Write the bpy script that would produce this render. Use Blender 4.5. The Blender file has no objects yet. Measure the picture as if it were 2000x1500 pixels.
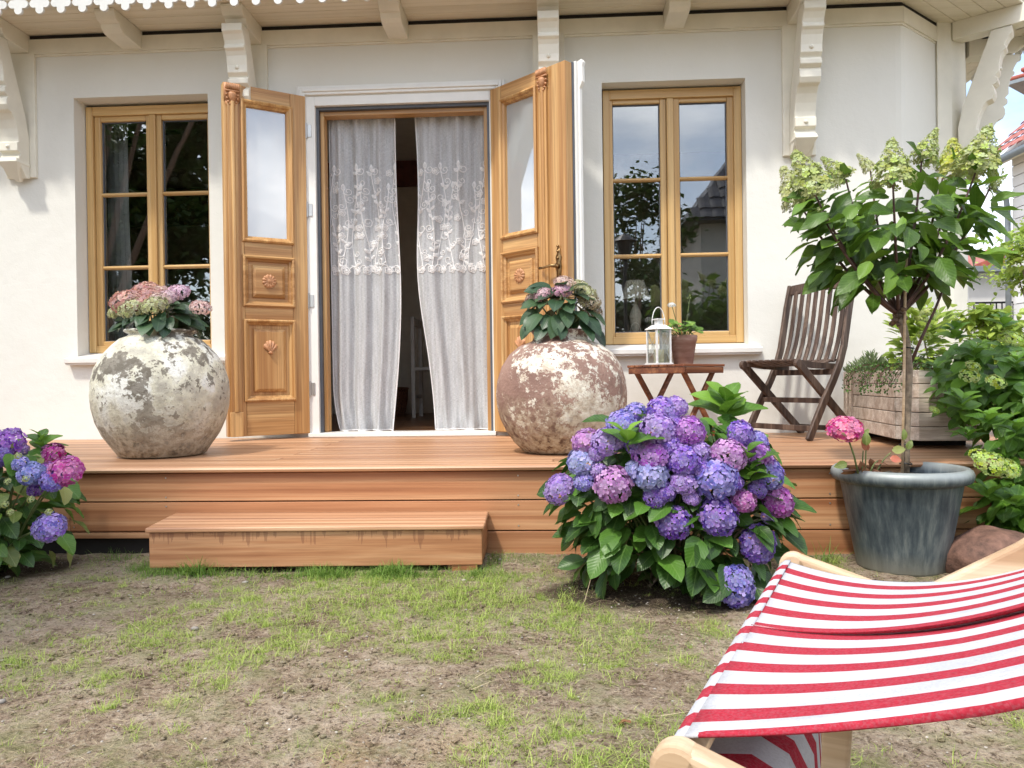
import bpy, math, random
import numpy as np
from mathutils import Vector, Matrix, noise as mn

R = random.Random(7)
scene = bpy.context.scene
COL = scene.collection
PI = math.pi

# ------------------------------------------------------------------ camera
F_PX = 1480.0                      # focal length in units of a 2000 px wide frame
CAM = Vector((0.0, -4.93, 0.76))
YAW, PITCH, ROLL = math.radians(3.0), math.radians(-0.3), 0.0138
_f = Vector((-math.sin(YAW) * math.cos(PITCH), math.cos(YAW) * math.cos(PITCH), math.sin(PITCH)))
_r = Vector((math.cos(YAW), math.sin(YAW), 0.0))
_u = _r.cross(_f)
CR = _r * math.cos(ROLL) - _u * math.sin(ROLL)
CU = _u * math.cos(ROLL) + _r * math.sin(ROLL)
cam_data = bpy.data.cameras.new("camera")
cam_data.sensor_width = 36.0
cam_data.lens = F_PX / 2000.0 * 36.0
cam_data.clip_start = 0.02
cam_data.clip_end = 1500.0
cam = bpy.data.objects.new("camera", cam_data)
COL.objects.link(cam)
m3 = Matrix((CR, CU, -_f)).transposed()
cam.matrix_world = Matrix.Translation(CAM) @ m3.to_4x4()
scene.camera = cam


def at(px, py, Y):
    """world point seen at a place of the photograph, on the plane y = Y"""
    d = _f + CR * ((px - 1000.0) / F_PX) - CU * ((py - 750.0) / F_PX)
    return CAM + d * ((Y - CAM.y) / d.y)


# ------------------------------------------------------------------ world, sun, exposure
SUN_DIR = Vector((0.33, 0.50, -0.95)).normalized()      # direction the light travels
sun_el = math.asin(-SUN_DIR.z)
sun_az = math.atan2(-SUN_DIR.x, -SUN_DIR.y)             # clockwise from +Y
world = bpy.data.worlds.new("World")
scene.world = world
world.use_nodes = True
wn = world.node_tree.nodes
wl = world.node_tree.links
wn.clear()
wo = wn.new("ShaderNodeOutputWorld")
bg = wn.new("ShaderNodeBackground")
sky = wn.new("ShaderNodeTexSky")
sky.sky_type = 'NISHITA'
sky.sun_disc = False
sky.sun_elevation = sun_el
sky.sun_rotation = sun_az
sky.air_density = 1.0
sky.dust_density = 2.0
sky.ozone_density = 1.0
bg.inputs[1].default_value = 0.15
tc = wn.new("ShaderNodeTexCoord")
mp = wn.new("ShaderNodeMapping")
mp.inputs['Scale'].default_value = (1.0, 1.0, 2.2)
n1 = wn.new("ShaderNodeTexNoise")
n1.inputs['Scale'].default_value = 2.1
n1.inputs['Detail'].default_value = 8
n1.inputs['Roughness'].default_value = 0.55
rp = wn.new("ShaderNodeValToRGB")
rp.color_ramp.elements[0].position = 0.36
rp.color_ramp.elements[1].position = 0.62
n2 = wn.new("ShaderNodeTexNoise")
n2.inputs['Scale'].default_value = 4.2
n2.inputs['Detail'].default_value = 6
rc = wn.new("ShaderNodeValToRGB")
rc.color_ramp.elements[0].position = 0.35
rc.color_ramp.elements[0].color = (4.2, 4.5, 5.0, 1)
rc.color_ramp.elements[1].position = 0.7
rc.color_ramp.elements[1].color = (9.5, 9.6, 9.8, 1)
mx = wn.new("ShaderNodeMix")
mx.data_type = 'RGBA'
wl.new(tc.outputs['Generated'], mp.inputs[0])
wl.new(mp.outputs[0], n1.inputs['Vector'])
wl.new(mp.outputs[0], n2.inputs['Vector'])
wl.new(n1.outputs['Fac'], rp.inputs[0])
wl.new(n2.outputs['Fac'], rc.inputs[0])
wl.new(rp.outputs[0], mx.inputs['Factor'])
wl.new(sky.outputs[0], mx.inputs['A'])
wl.new(rc.outputs[0], mx.inputs['B'])
wl.new(mx.outputs['Result'], bg.inputs[0])
wl.new(bg.outputs[0], wo.inputs[0])

sun_data = bpy.data.lights.new("sun", 'SUN')
sun_data.energy = 1.55
sun_data.angle = math.radians(4.0)
sun_data.color = (1.0, 0.95, 0.86)
sun = bpy.data.objects.new("sun", sun_data)
sun.rotation_euler = SUN_DIR.to_track_quat('-Z', 'Y').to_euler()
sun.location = (-3, -5, 9)
COL.objects.link(sun)

scene.render.engine = 'CYCLES'
scene.cycles.max_bounces = 8
scene.cycles.transparent_max_bounces = 24
vs = scene.view_settings
vs.view_transform = 'Standard'
vs.look = 'None'
vs.gamma = 1.0
vs.use_curve_mapping = False
vs.exposure = 1.2


# ------------------------------------------------------------------ material helpers
class NT:
    def __init__(s, name):
        s.m = bpy.data.materials.new(name)
        s.m.use_nodes = True
        s.t = s.m.node_tree
        s.n = s.t.nodes
        s.n.clear()
        s.out = s.n.new("ShaderNodeOutputMaterial")

    def new(s, kind, **kw):
        n = s.n.new(kind)
        for k, v in kw.items():
            if k in ('data_type', 'operation', 'blend_type', 'wave_type', 'bands_direction', 'noise_dimensions', 'feature', 'rings_direction'):
                setattr(n, k, v)
            else:
                n.inputs[k.replace('_', ' ')].default_value = v
        return n

    def link(s, a, b):
        s.t.links.new(a, b)

    def coord(s, kind='Object', scale=(1, 1, 1), rand=3.0):
        c = s.n.new("ShaderNodeTexCoord")
        mpn = s.n.new("ShaderNodeMapping")
        mpn.inputs['Scale'].default_value = scale
        if rand:
            oi = s.n.new("ShaderNodeObjectInfo")
            mu = s.new("ShaderNodeVectorMath", operation='SCALE')
            cb = s.n.new("ShaderNodeCombineXYZ")
            s.link(oi.outputs['Random'], cb.inputs[0])
            s.link(oi.outputs['Random'], cb.inputs[1])
            s.link(oi.outputs['Random'], cb.inputs[2])
            s.link(cb.outputs[0], mu.inputs[0])
            mu.inputs['Scale'].default_value = rand * 7.13
            ad = s.new("ShaderNodeVectorMath", operation='ADD')
            s.link(c.outputs[kind], ad.inputs[0])
            s.link(mu.outputs[0], ad.inputs[1])
            s.link(ad.outputs[0], mpn.inputs[0])
        else:
            s.link(c.outputs[kind], mpn.inputs[0])
        return mpn.outputs[0]

    def noise(s, vec, scale, detail=4, rough=0.55, dist=0.0):
        n = s.n.new("ShaderNodeTexNoise")
        n.inputs['Scale'].default_value = scale
        n.inputs['Detail'].default_value = detail
        n.inputs['Roughness'].default_value = rough
        n.inputs['Distortion'].default_value = dist
        s.link(vec, n.inputs['Vector'])
        return n.outputs['Fac']

    def ramp(s, fac, stops, interp='LINEAR'):
        n = s.n.new("ShaderNodeValToRGB")
        cr = n.color_ramp
        cr.interpolation = interp
        while len(cr.elements) < len(stops):
            cr.elements.new(0.5)
        for e, (p, c) in zip(cr.elements, stops):
            e.position = p
            e.color = (c[0], c[1], c[2], 1) if not isinstance(c, (int, float)) else (c, c, c, 1)
        s.link(fac, n.inputs[0])
        return n.outputs[0]

    def mix(s, fac, a, b, blend='MIX'):
        n = s.n.new("ShaderNodeMix")
        n.data_type = 'RGBA'
        n.blend_type = blend
        for k, v in (('Factor', fac), ('A', a), ('B', b)):
            if isinstance(v, (int, float)):
                n.inputs[k].default_value = v if k == 'Factor' else (v, v, v, 1)
            elif isinstance(v, tuple):
                n.inputs[k].default_value = (v[0], v[1], v[2], 1)
            else:
                s.link(v, n.inputs[k])
        return n.outputs['Result']

    def math(s, op, a, b=0.0, clamp=False):
        n = s.n.new("ShaderNodeMath")
        n.operation = op
        n.use_clamp = clamp
        for i, v in ((0, a), (1, b)):
            if isinstance(v, (int, float)):
                n.inputs[i].default_value = v
            else:
                s.link(v, n.inputs[i])
        return n.outputs[0]

    def bump(s, h, strength=0.3, dist=0.01):
        n = s.n.new("ShaderNodeBump")
        n.inputs['Strength'].default_value = strength
        n.inputs['Distance'].default_value = dist
        s.link(h, n.inputs['Height'])
        return n.outputs[0]

    def bsdf(s, color, rough=0.6, bump=None, spec=0.5, metal=0.0, finish=True, coat=0.0):
        b = s.n.new("ShaderNodeBsdfPrincipled")
        for k, v in (('Base Color', color), ('Roughness', rough), ('Metallic', metal)):
            if isinstance(v, tuple):
                b.inputs[k].default_value = (v[0], v[1], v[2], 1)
            elif isinstance(v, (int, float)):
                b.inputs[k].default_value = v
            else:
                s.link(v, b.inputs[k])
        b.inputs['Specular IOR Level'].default_value = spec
        b.inputs['Coat Weight'].default_value = coat
        if bump is not None:
            s.link(bump, b.inputs['Normal'])
        if finish:
            s.link(b.outputs[0], s.out.inputs[0])
        return b

    def done(s, shader):
        s.link(shader, s.out.inputs[0])
        return s.m


def plain(name, color, rough=0.6, metal=0.0, var=0.08, nscale=12.0, bump=0.1):
    t = NT(name)
    v = t.coord()
    f = t.noise(v, nscale, 5)
    lo = tuple(max(0, c * (1 - var * 2)) for c in color)
    hi = tuple(c * (1 + var) for c in color)
    c = t.ramp(f, [(0.3, lo), (0.7, hi)])
    t.bsdf(c, rough, t.bump(t.noise(v, nscale * 6, 3), bump, 0.004), metal=metal)
    return t.m


def wood(name, base, dark, axis='X', rough=0.5, light=None, ring=1.0, streak=1.0, board_var=0.25, coat=0.0, fine=1.0):
    t = NT(name)
    light = light or tuple(min(1, c * 1.25) for c in base)
    sc = [9.0, 9.0, 9.0]
    sc['XYZ'.index(axis)] = 0.55
    v = t.coord(scale=tuple(sc))
    broad = t.noise(v, 0.8, 3, 0.5, 0.6)
    # long grain lines with cathedral swirls
    w = t.math('MULTIPLY', broad, 22.0 * ring)
    w = t.math('SINE', w)
    w = t.math('MULTIPLY_ADD', w, 0.5)
    w.node.inputs[2].default_value = 0.5
    sc2 = [120.0, 120.0, 120.0]
    sc2['XYZ'.index(axis)] = 2.4
    v2 = t.coord(scale=tuple(sc2))
    st = t.noise(v2, 1.0, 4, 0.6)
    sc3 = [26.0, 26.0, 26.0]
    sc3['XYZ'.index(axis)] = 0.4
    v3 = t.coord(scale=tuple(sc3))
    bands = t.noise(v3, 1.0, 3, 0.55)
    c = t.ramp(bands, [(0.34, dark), (0.5, base), (0.66, light)])
    c = t.mix(t.math('MULTIPLY', w, 0.42 * ring, True), c, dark)
    c = t.mix(t.math('MULTIPLY', t.ramp(st, [(0.40, 1.0), (0.56, 0.0)]), 0.45 * fine), c, tuple(x * 0.72 for x in dark))
    oi = t.n.new("ShaderNodeObjectInfo")
    hv = t.n.new("ShaderNodeHueSaturation")
    val = t.math('MULTIPLY_ADD', oi.outputs['Random'], board_var)
    val.node.inputs[2].default_value = 1.0 - board_var / 2
    t.link(val, hv.inputs['Value'])
    t.link(c, hv.inputs['Color'])
    h = t.math('ADD', t.math('MULTIPLY', st, 0.7), t.math('MULTIPLY', w, 0.3))
    t.bsdf(hv.outputs[0], rough, t.bump(h, 0.25 * streak, 0.002), coat=coat)
    return t.m


M = {}
M['oak_z'] = wood('oak_vertical_grain', (0.55, 0.315, 0.12), (0.38, 0.18, 0.055), 'Z', 0.42, (0.64, 0.41, 0.175), board_var=0.12)
M['oak_x'] = wood('oak_horizontal_grain', (0.54, 0.30, 0.115), (0.36, 0.17, 0.052), 'X', 0.42, (0.63, 0.40, 0.17), board_var=0.16)
M['carved'] = plain('carved_oak', (0.50, 0.24, 0.11), 0.5, var=0.12, nscale=30)
M['win_z'] = wood('window_oak_vertical', (0.58, 0.375, 0.155), (0.47, 0.275, 0.095), 'Z', 0.38, (0.66, 0.46, 0.21), ring=0.5, board_var=0.06, fine=0.5)
M['win_x'] = wood('window_oak_horizontal', (0.57, 0.36, 0.145), (0.46, 0.265, 0.09), 'X', 0.38, (0.65, 0.44, 0.20), ring=0.5, board_var=0.06, fine=0.5)
M['deck_x'] = wood('terrace_larch', (0.46, 0.215, 0.098), (0.30, 0.118, 0.048), 'X', 0.5, (0.60, 0.34, 0.175), ring=0.25, board_var=0.28, fine=0.5)
M['deck_top'] = wood('terrace_board_weathered', (0.43, 0.225, 0.118), (0.28, 0.135, 0.07), 'X', 0.45, (0.58, 0.36, 0.21), ring=0.25, board_var=0.35, fine=0.4)
M['deck_y'] = wood('terrace_larch_side', (0.42, 0.20, 0.095), (0.27, 0.11, 0.048), 'Y', 0.5, ring=0.6)
M['chair'] = wood('weathered_teak_dark', (0.095, 0.058, 0.042), (0.045, 0.025, 0.018), 'Z', 0.6, (0.17, 0.115, 0.085), ring=0.4)
M['table'] = wood('oiled_acacia', (0.24, 0.085, 0.035), (0.13, 0.038, 0.016), 'X', 0.32, (0.40, 0.18, 0.08), ring=0.8, board_var=0.5)
M['planter'] = wood('bleached_pine', (0.60, 0.51, 0.43), (0.46, 0.37, 0.29), 'X', 0.7, (0.72, 0.65, 0.57), ring=0.5)
M['beech'] = wood('pale_beech_frame', (0.60, 0.43, 0.27), (0.47, 0.31, 0.175), 'X', 0.5, (0.70, 0.54, 0.37), ring=0.4, fine=0.7)
M['floor_in'] = wood('indoor_floorboards', (0.25, 0.12, 0.05), (0.13, 0.055, 0.025), 'X', 0.35)
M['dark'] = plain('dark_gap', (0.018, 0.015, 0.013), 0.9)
M['gasket'] = plain('grey_rubber_seal', (0.09, 0.10, 0.12), 0.5)
M['trim'] = plain('white_gloss_trim', (0.80, 0.79, 0.75), 0.35, var=0.02, bump=0.05)
M['eave'] = plain('cream_painted_timber', (0.76, 0.725, 0.62), 0.42, var=0.04, nscale=7, bump=0.12)
M['soffit'] = wood('cream_painted_boards', (0.76, 0.70, 0.575), (0.69, 0.63, 0.50), 'X', 0.5, (0.79, 0.73, 0.61), ring=0.3, board_var=0.06, fine=0.3)
M['fringe'] = plain('white_painted_fretwork', (0.68, 0.68, 0.65), 0.4, var=0.03)
M['sill'] = plain('stone_sill_paint', (0.74, 0.72, 0.68), 0.5, var=0.04)
M['brass'] = plain('antique_brass', (0.32, 0.20, 0.09), 0.35, metal=0.9, var=0.2, nscale=60)
M['steel'] = plain('hinge_steel', (0.55, 0.54, 0.52), 0.35, metal=0.8)
M['room'] = plain('beige_room_plaster', (0.66, 0.58, 0.48), 0.9, var=0.04)
M['ceiling'] = plain('grey_room_ceiling', (0.60, 0.58, 0.55), 0.9, var=0.04)
M['redbeam'] = plain('red_brown_beam', (0.16, 0.045, 0.028), 0.6, var=0.2)
M['wicker'] = plain('wicker', (0.20, 0.08, 0.04), 0.7, var=0.4, nscale=70)
M['whitewood'] = plain('white_painted_wood', (0.62, 0.60, 0.57), 0.5)
M['blackmetal'] = plain('black_metal', (0.02, 0.02, 0.022), 0.4, metal=0.6)
M['lampshade'] = plain('pleated_linen_shade', (0.80, 0.70, 0.56), 0.8, nscale=40)
M['whitemetal'] = plain('white_enamel_metal', (0.75, 0.75, 0.73), 0.4, var=0.05, nscale=40)
M['candle'] = plain('cream_wax', (0.82, 0.77, 0.55), 0.5, var=0.02)
M['gutter'] = plain('zinc_gutter', (0.22, 0.25, 0.27), 0.5, metal=0.3)
M['boulder'] = plain('red_granite', (0.18, 0.095, 0.068), 0.8, var=0.3, nscale=24, bump=0.8)
M['soil'] = plain('potting_soil', (0.16, 0.145, 0.115), 0.95, var=0.5, nscale=30, bump=1.0)


def m_plaster():
    t = NT('cream_render')
    v = t.coord(rand=0)
    big = t.noise(v, 0.9, 4)
    c = t.ramp(big, [(0.3, (0.70, 0.69, 0.635)), (0.7, (0.76, 0.75, 0.70))])
    c = t.mix(t.math('MULTIPLY', t.ramp(t.noise(v, 3.5, 6, 0.7), [(0.56, 0.0), (0.8, 1.0)]), 0.14), c, (0.56, 0.545, 0.48))
    h = t.math('ADD', t.math('MULTIPLY', t.noise(v, 7, 4), 0.8), t.math('MULTIPLY', t.noise(v, 130, 3), 0.12))
    t.bsdf(c, 0.85, t.bump(h, 0.35, 0.02), spec=0.2)
    return t.m


M['plaster'] = m_plaster()


def m_glass(name, refl=0.16, tint=(0.86, 0.9, 0.9), milk=0.0, milk_col=(0.8, 0.85, 0.9)):
    t = NT(name)
    tr = t.n.new("ShaderNodeBsdfTransparent")
    tr.inputs[0].default_value = (*tint, 1)
    gl = t.n.new("ShaderNodeBsdfGlossy")
    gl.inputs['Roughness'].default_value = 0.004
    gl.inputs['Color'].default_value = (0.95, 0.97, 1.0, 1)
    v = t.coord()
    bn = t.bump(t.noise(v, 2.2, 2), 0.05, 0.01)
    t.link(bn, gl.inputs['Normal'])
    lw = t.n.new("ShaderNodeLayerWeight")
    lw.inputs['Blend'].default_value = 0.3
    fac = t.math('ADD', t.math('MULTIPLY', lw.outputs['Fresnel'], 0.8), refl, True)
    ms = t.n.new("ShaderNodeMixShader")
    t.link(fac, ms.inputs[0])
    t.link(tr.outputs[0], ms.inputs[1])
    t.link(gl.outputs[0], ms.inputs[2])
    res = ms.outputs[0]
    if milk:
        df = t.n.new("ShaderNodeBsdfDiffuse")
        df.inputs[0].default_value = (*milk_col, 1)
        m2 = t.n.new("ShaderNodeMixShader")
        m2.inputs[0].default_value = milk
        t.link(res, m2.inputs[1])
        t.link(df.outputs[0], m2.inputs[2])
        res = m2.outputs[0]
    return t.done(res)


M['glass'] = m_glass('window_glass', 0.13, (0.92, 0.94, 0.93))
M['door_glass'] = m_glass('door_glass', 0.26, (0.93, 0.98, 1.0), 0.28, (0.80, 0.92, 1.0))
M['thin_glass'] = m_glass('lantern_glass', 0.03, (0.93, 0.95, 0.94))


def m_leaf(name, base, light, vein, rough=0.42, trans=0.25, spec=0.5):
    t = NT(name)
    uv = t.n.new("ShaderNodeUVMap")
    sp = t.n.new("ShaderNodeSeparateXYZ")
    t.link(uv.outputs[0], sp.inputs[0])
    ax = t.math('ABSOLUTE', t.math('SUBTRACT', sp.outputs[0], 0.5))
    mid = t.math('LESS_THAN', ax, 0.022)
    q = t.math('SUBTRACT', sp.outputs[1], t.math('MULTIPLY', ax, 0.9))
    side = t.math('LESS_THAN', t.math('FRACT', t.math('MULTIPLY', q, 8.0)), 0.13)
    vf = t.math('MAXIMUM', mid, t.math('MULTIPLY', side, 0.55))
    geo = t.n.new("ShaderNodeNewGeometry")
    oi = t.n.new("ShaderNodeObjectInfo")
    rnd = t.math('FRACT', t.math('ADD', geo.outputs['Random Per Island'], oi.outputs['Random']))
    c = t.ramp(rnd, [(0.0, tuple(x * 0.62 for x in base)), (0.55, base), (1.0, light)])
    v = t.coord('Object')
    c = t.mix(t.math('MULTIPLY', t.ramp(t.noise(v, 5, 4), [(0.45, 0.0), (0.75, 1.0)]), 0.3), c, light)
    c = t.mix(t.math('MULTIPLY', vf, 0.32), c, vein)
    b = t.bsdf(c, rough, t.bump(t.math('MULTIPLY', t.math('SINE', t.math('MULTIPLY', q, 50.0)), 0.5), 0.14, 0.003), spec=spec, finish=False)
    tl = t.n.new("ShaderNodeBsdfTranslucent")
    t.link(t.mix(0.5, c, light), tl.inputs[0])
    ms = t.n.new("ShaderNodeMixShader")
    ms.inputs[0].default_value = trans
    t.link(b.outputs[0], ms.inputs[1])
    t.link(tl.outputs[0], ms.inputs[2])
    return t.done(ms.outputs[0])


M['leaf'] = m_leaf('hydrangea_leaf', (0.030, 0.085, 0.012), (0.105, 0.24, 0.030), (0.22, 0.36, 0.10))
M['leaf_urn'] = m_leaf('dark_hydrangea_leaf', (0.028, 0.068, 0.030), (0.07, 0.13, 0.055), (0.12, 0.20, 0.10), rough=0.38)
M['leaf_tree'] = m_leaf('panicle_hydrangea_leaf', (0.055, 0.125, 0.012), (0.16, 0.29, 0.030), (0.17, 0.30, 0.07), trans=0.32)
M['leaf_shrub'] = m_leaf('shrub_leaf', (0.065, 0.165, 0.016), (0.20, 0.38, 0.04), (0.24, 0.40, 0.10), trans=0.3)
M['leaf_lime'] = m_leaf('lime_leaf', (0.25, 0.38, 0.05), (0.45, 0.56, 0.11), (0.5, 0.6, 0.2), trans=0.4)
M['leaf_pale'] = m_leaf('yellowing_leaf', (0.17, 0.24, 0.05), (0.36, 0.38, 0.12), (0.45, 0.5, 0.25), trans=0.3)
M['leaf_dead'] = m_leaf('withered_leaf', (0.15, 0.06, 0.03), (0.34, 0.16, 0.07), (0.3, 0.18, 0.08), rough=0.8)
M['leaf_red'] = m_leaf('reddening_leaf', (0.55, 0.13, 0.10), (0.60, 0.40, 0.12), (0.6, 0.4, 0.2))
M['leaf_far'] = m_leaf('tree_foliage', (0.035, 0.075, 0.015), (0.09, 0.15, 0.03), (0.08, 0.14, 0.03), rough=0.6)
M['herb'] = m_leaf('grey_green_herb', (0.13, 0.19, 0.08), (0.27, 0.34, 0.16), (0.3, 0.36, 0.2), rough=0.7)
M['geranium'] = m_leaf('geranium_leaf', (0.10, 0.21, 0.03), (0.24, 0.38, 0.07), (0.22, 0.36, 0.09))


def m_petal(name, hv=0.17, cenmix=0.22):
    t = NT(name)
    oi = t.n.new("ShaderNodeObjectInfo")
    geo = t.n.new("ShaderNodeNewGeometry")
    v = t.coord('Object', rand=5.0)
    n = t.noise(v, 11, 2)
    hs = t.n.new("ShaderNodeHueSaturation")
    hue = t.math('ADD', t.math('MULTIPLY', t.math('SUBTRACT', n, 0.5), hv), t.math('MULTIPLY', t.math('SUBTRACT', geo.outputs['Random Per Island'], 0.5), 0.04))
    t.link(t.math('ADD', hue, 0.5), hs.inputs['Hue'])
    t.link(t.math('ADD', t.math('MULTIPLY', geo.outputs['Random Per Island'], 0.45), 0.66), hs.inputs['Value'])
    t.link(t.math('SUBTRACT', 1.18, t.math('MULTIPLY', t.math('FRACT', t.math('MULTIPLY', geo.outputs['Random Per Island'], 7.3)), 0.45)), hs.inputs['Saturation'])
    t.link(oi.outputs['Color'], hs.inputs['Color'])
    uv = t.n.new("ShaderNodeUVMap")
    sp = t.n.new("ShaderNodeSeparateXYZ")
    t.link(uv.outputs[0], sp.inputs[0])
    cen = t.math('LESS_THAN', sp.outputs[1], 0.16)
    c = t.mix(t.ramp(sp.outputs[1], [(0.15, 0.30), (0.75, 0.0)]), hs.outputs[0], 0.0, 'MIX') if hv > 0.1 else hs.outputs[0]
    c = t.mix(t.ramp(sp.outputs[1], [(0.8, 0.0), (1.0, 0.16)]), c, (0.85, 0.80, 0.90))
    c = t.mix(t.math('MULTIPLY', cen, cenmix), c, (0.80, 0.84, 0.75))
    b = t.bsdf(c, 0.6, None, spec=0.25, finish=False)
    tl = t.n.new("ShaderNodeBsdfTranslucent")
    t.link(c, tl.inputs[0])
    ms = t.n.new("ShaderNodeMixShader")
    ms.inputs[0].default_value = 0.3
    t.link(b.outputs[0], ms.inputs[1])
    t.link(tl.outputs[0], ms.inputs[2])
    return t.done(ms.outputs[0])


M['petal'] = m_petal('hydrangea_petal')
M['panicle'] = m_petal('panicle_petal', 0.04, 0.2)
M['stem'] = plain('green_stem', (0.12, 0.16, 0.05), 0.6, var=0.25, nscale=30)
M['stem_red'] = plain('red_brown_stem', (0.10, 0.045, 0.035), 0.5, var=0.3, nscale=30)
M['bark'] = plain('pale_brown_bark', (0.26, 0.20, 0.14), 0.85, var=0.3, nscale=35, bump=0.6)
M['bark_dark'] = plain('dark_brown_bark', (0.19, 0.12, 0.08), 0.85, var=0.35, nscale=40, bump=0.7)


def m_urn(name, kind):
    t = NT(name)
    v = t.coord(rand=0)
    sp = t.n.new("ShaderNodeSeparateXYZ")
    t.link(v, sp.inputs[0])
    big = t.noise(v, 4.4, 8, 0.62, 0.4)
    med = t.noise(v, 9.0, 8, 0.68, 0.2)
    fin = t.noise(v, 34.0, 6, 0.65)
    if kind == 'cream':
        c = t.ramp(t.noise(v, 5.0, 5), [(0.38, (0.42, 0.39, 0.32)), (0.47, (0.63, 0.60, 0.47)), (0.56, (0.74, 0.73, 0.67))])
        c = t.mix(t.ramp(t.noise(v, 2.2, 3), [(0.52, 0.0), (0.66, 0.4)]), c, (0.52, 0.51, 0.33))
        c = t.mix(t.ramp(t.noise(v, 60, 5, 0.8), [(0.36, 0.85), (0.43, 0.0)]), c, (0.24, 0.21, 0.17))
        c = t.mix(t.ramp(t.noise(v, 14, 7, 0.75), [(0.54, 0.0), (0.60, 0.55)]), c, (0.40, 0.37, 0.31))
        c = t.mix(t.ramp(t.math('ADD', t.math('ADD', t.math('MULTIPLY', big, 0.50), t.math('MULTIPLY', med, 0.25)), t.math('MULTIPLY', fin, 0.25)), [(0.532, 0.0), (0.542, 0.92)]), c, (0.20, 0.175, 0.14))
        c = t.mix(t.ramp(t.math('ADD', t.math('MULTIPLY', med, 0.6), t.math('MULTIPLY', fin, 0.4)), [(0.545, 0.0), (0.56, 0.85)]), c, (0.15, 0.13, 0.10))
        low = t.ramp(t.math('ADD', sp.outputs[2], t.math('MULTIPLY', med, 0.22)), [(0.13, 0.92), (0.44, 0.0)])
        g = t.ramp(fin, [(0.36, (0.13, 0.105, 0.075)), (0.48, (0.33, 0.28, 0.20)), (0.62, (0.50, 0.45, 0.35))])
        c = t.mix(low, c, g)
    else:
        c = t.ramp(t.noise(v, 2.6, 4), [(0.35, (0.21, 0.125, 0.10)), (0.6, (0.34, 0.215, 0.17))])
        c = t.mix(t.ramp(t.noise(v, 2.4, 3, 0.5, 0.6), [(0.60, 0.0), (0.68, 0.8)]), c, (0.10, 0.09, 0.08))
        chips = t.math('ADD', t.math('MULTIPLY', t.noise(v, 4.2, 5, 0.6), 0.45), t.math('MULTIPLY', t.noise(v, 30, 8, 0.8), 0.55))
        chips = t.math('ADD', chips, t.math('MULTIPLY', sp.outputs[0], 0.12))
        c = t.mix(t.ramp(chips, [(0.505, 0.0), (0.525, 1.0)]), c, t.ramp(t.noise(v, 18, 6, 0.75), [(0.40, (0.50, 0.42, 0.33)), (0.52, (0.70, 0.66, 0.56)), (0.7, (0.74, 0.72, 0.64))]))
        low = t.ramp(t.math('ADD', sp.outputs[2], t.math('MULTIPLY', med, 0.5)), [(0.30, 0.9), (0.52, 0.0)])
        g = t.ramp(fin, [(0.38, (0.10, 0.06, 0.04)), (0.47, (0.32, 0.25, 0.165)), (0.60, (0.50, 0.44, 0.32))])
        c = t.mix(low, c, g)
    t.bsdf(c, 0.72, t.bump(t.math('ADD', t.math('MULTIPLY', med, 0.7), t.math('MULTIPLY', fin, 0.4)), 0.9, 0.018), spec=0.3)
    return t.m


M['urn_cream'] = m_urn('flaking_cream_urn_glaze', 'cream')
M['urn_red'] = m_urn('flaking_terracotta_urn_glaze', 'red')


def m_zinc():
    t = NT('weathered_zinc')
    v = t.coord(rand=0)
    vs_ = t.coord(rand=0, scale=(17, 17, 1.0))
    st = t.noise(vs_, 2.2, 6, 0.65)
    bl = t.noise(v, 4, 5)
    c = t.ramp(t.math('ADD', t.math('MULTIPLY', st, 0.6), t.math('MULTIPLY', bl, 0.4)), [(0.36, (0.03, 0.045, 0.062)), (0.49, (0.085, 0.11, 0.125)), (0.62, (0.20, 0.23, 0.23))])
    sp = t.n.new("ShaderNodeSeparateXYZ")
    t.link(v, sp.inputs[0])
    c = t.mix(t.ramp(t.math('ADD', sp.outputs[2], t.math('MULTIPLY', bl, 0.1)), [(0.06, 0.7), (0.14, 0.0)]), c, (0.24, 0.23, 0.18))
    c = t.mix(t.ramp(t.math('ADD', sp.outputs[2], t.math('MULTIPLY', bl, 0.03)), [(0.375, 0.0), (0.40, 0.75)]), c, (0.36, 0.39, 0.38))
    t.bsdf(c, 0.5, t.bump(t.noise(v, 30, 4), 0.15, 0.004), metal=0.25)
    return t.m


M['zinc'] = m_zinc()


def m_terracotta():
    t = NT('old_terracotta')
    v = t.coord(rand=0, scale=(3, 3, 14))
    n = t.noise(v, 2.5, 5)
    c = t.ramp(n, [(0.3, (0.24, 0.12, 0.085)), (0.55, (0.33, 0.19, 0.145)), (0.75, (0.44, 0.33, 0.28))])
    t.bsdf(c, 0.85, t.bump(n, 0.2, 0.005))
    return t.m


M['terracotta'] = m_terracotta()


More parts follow.
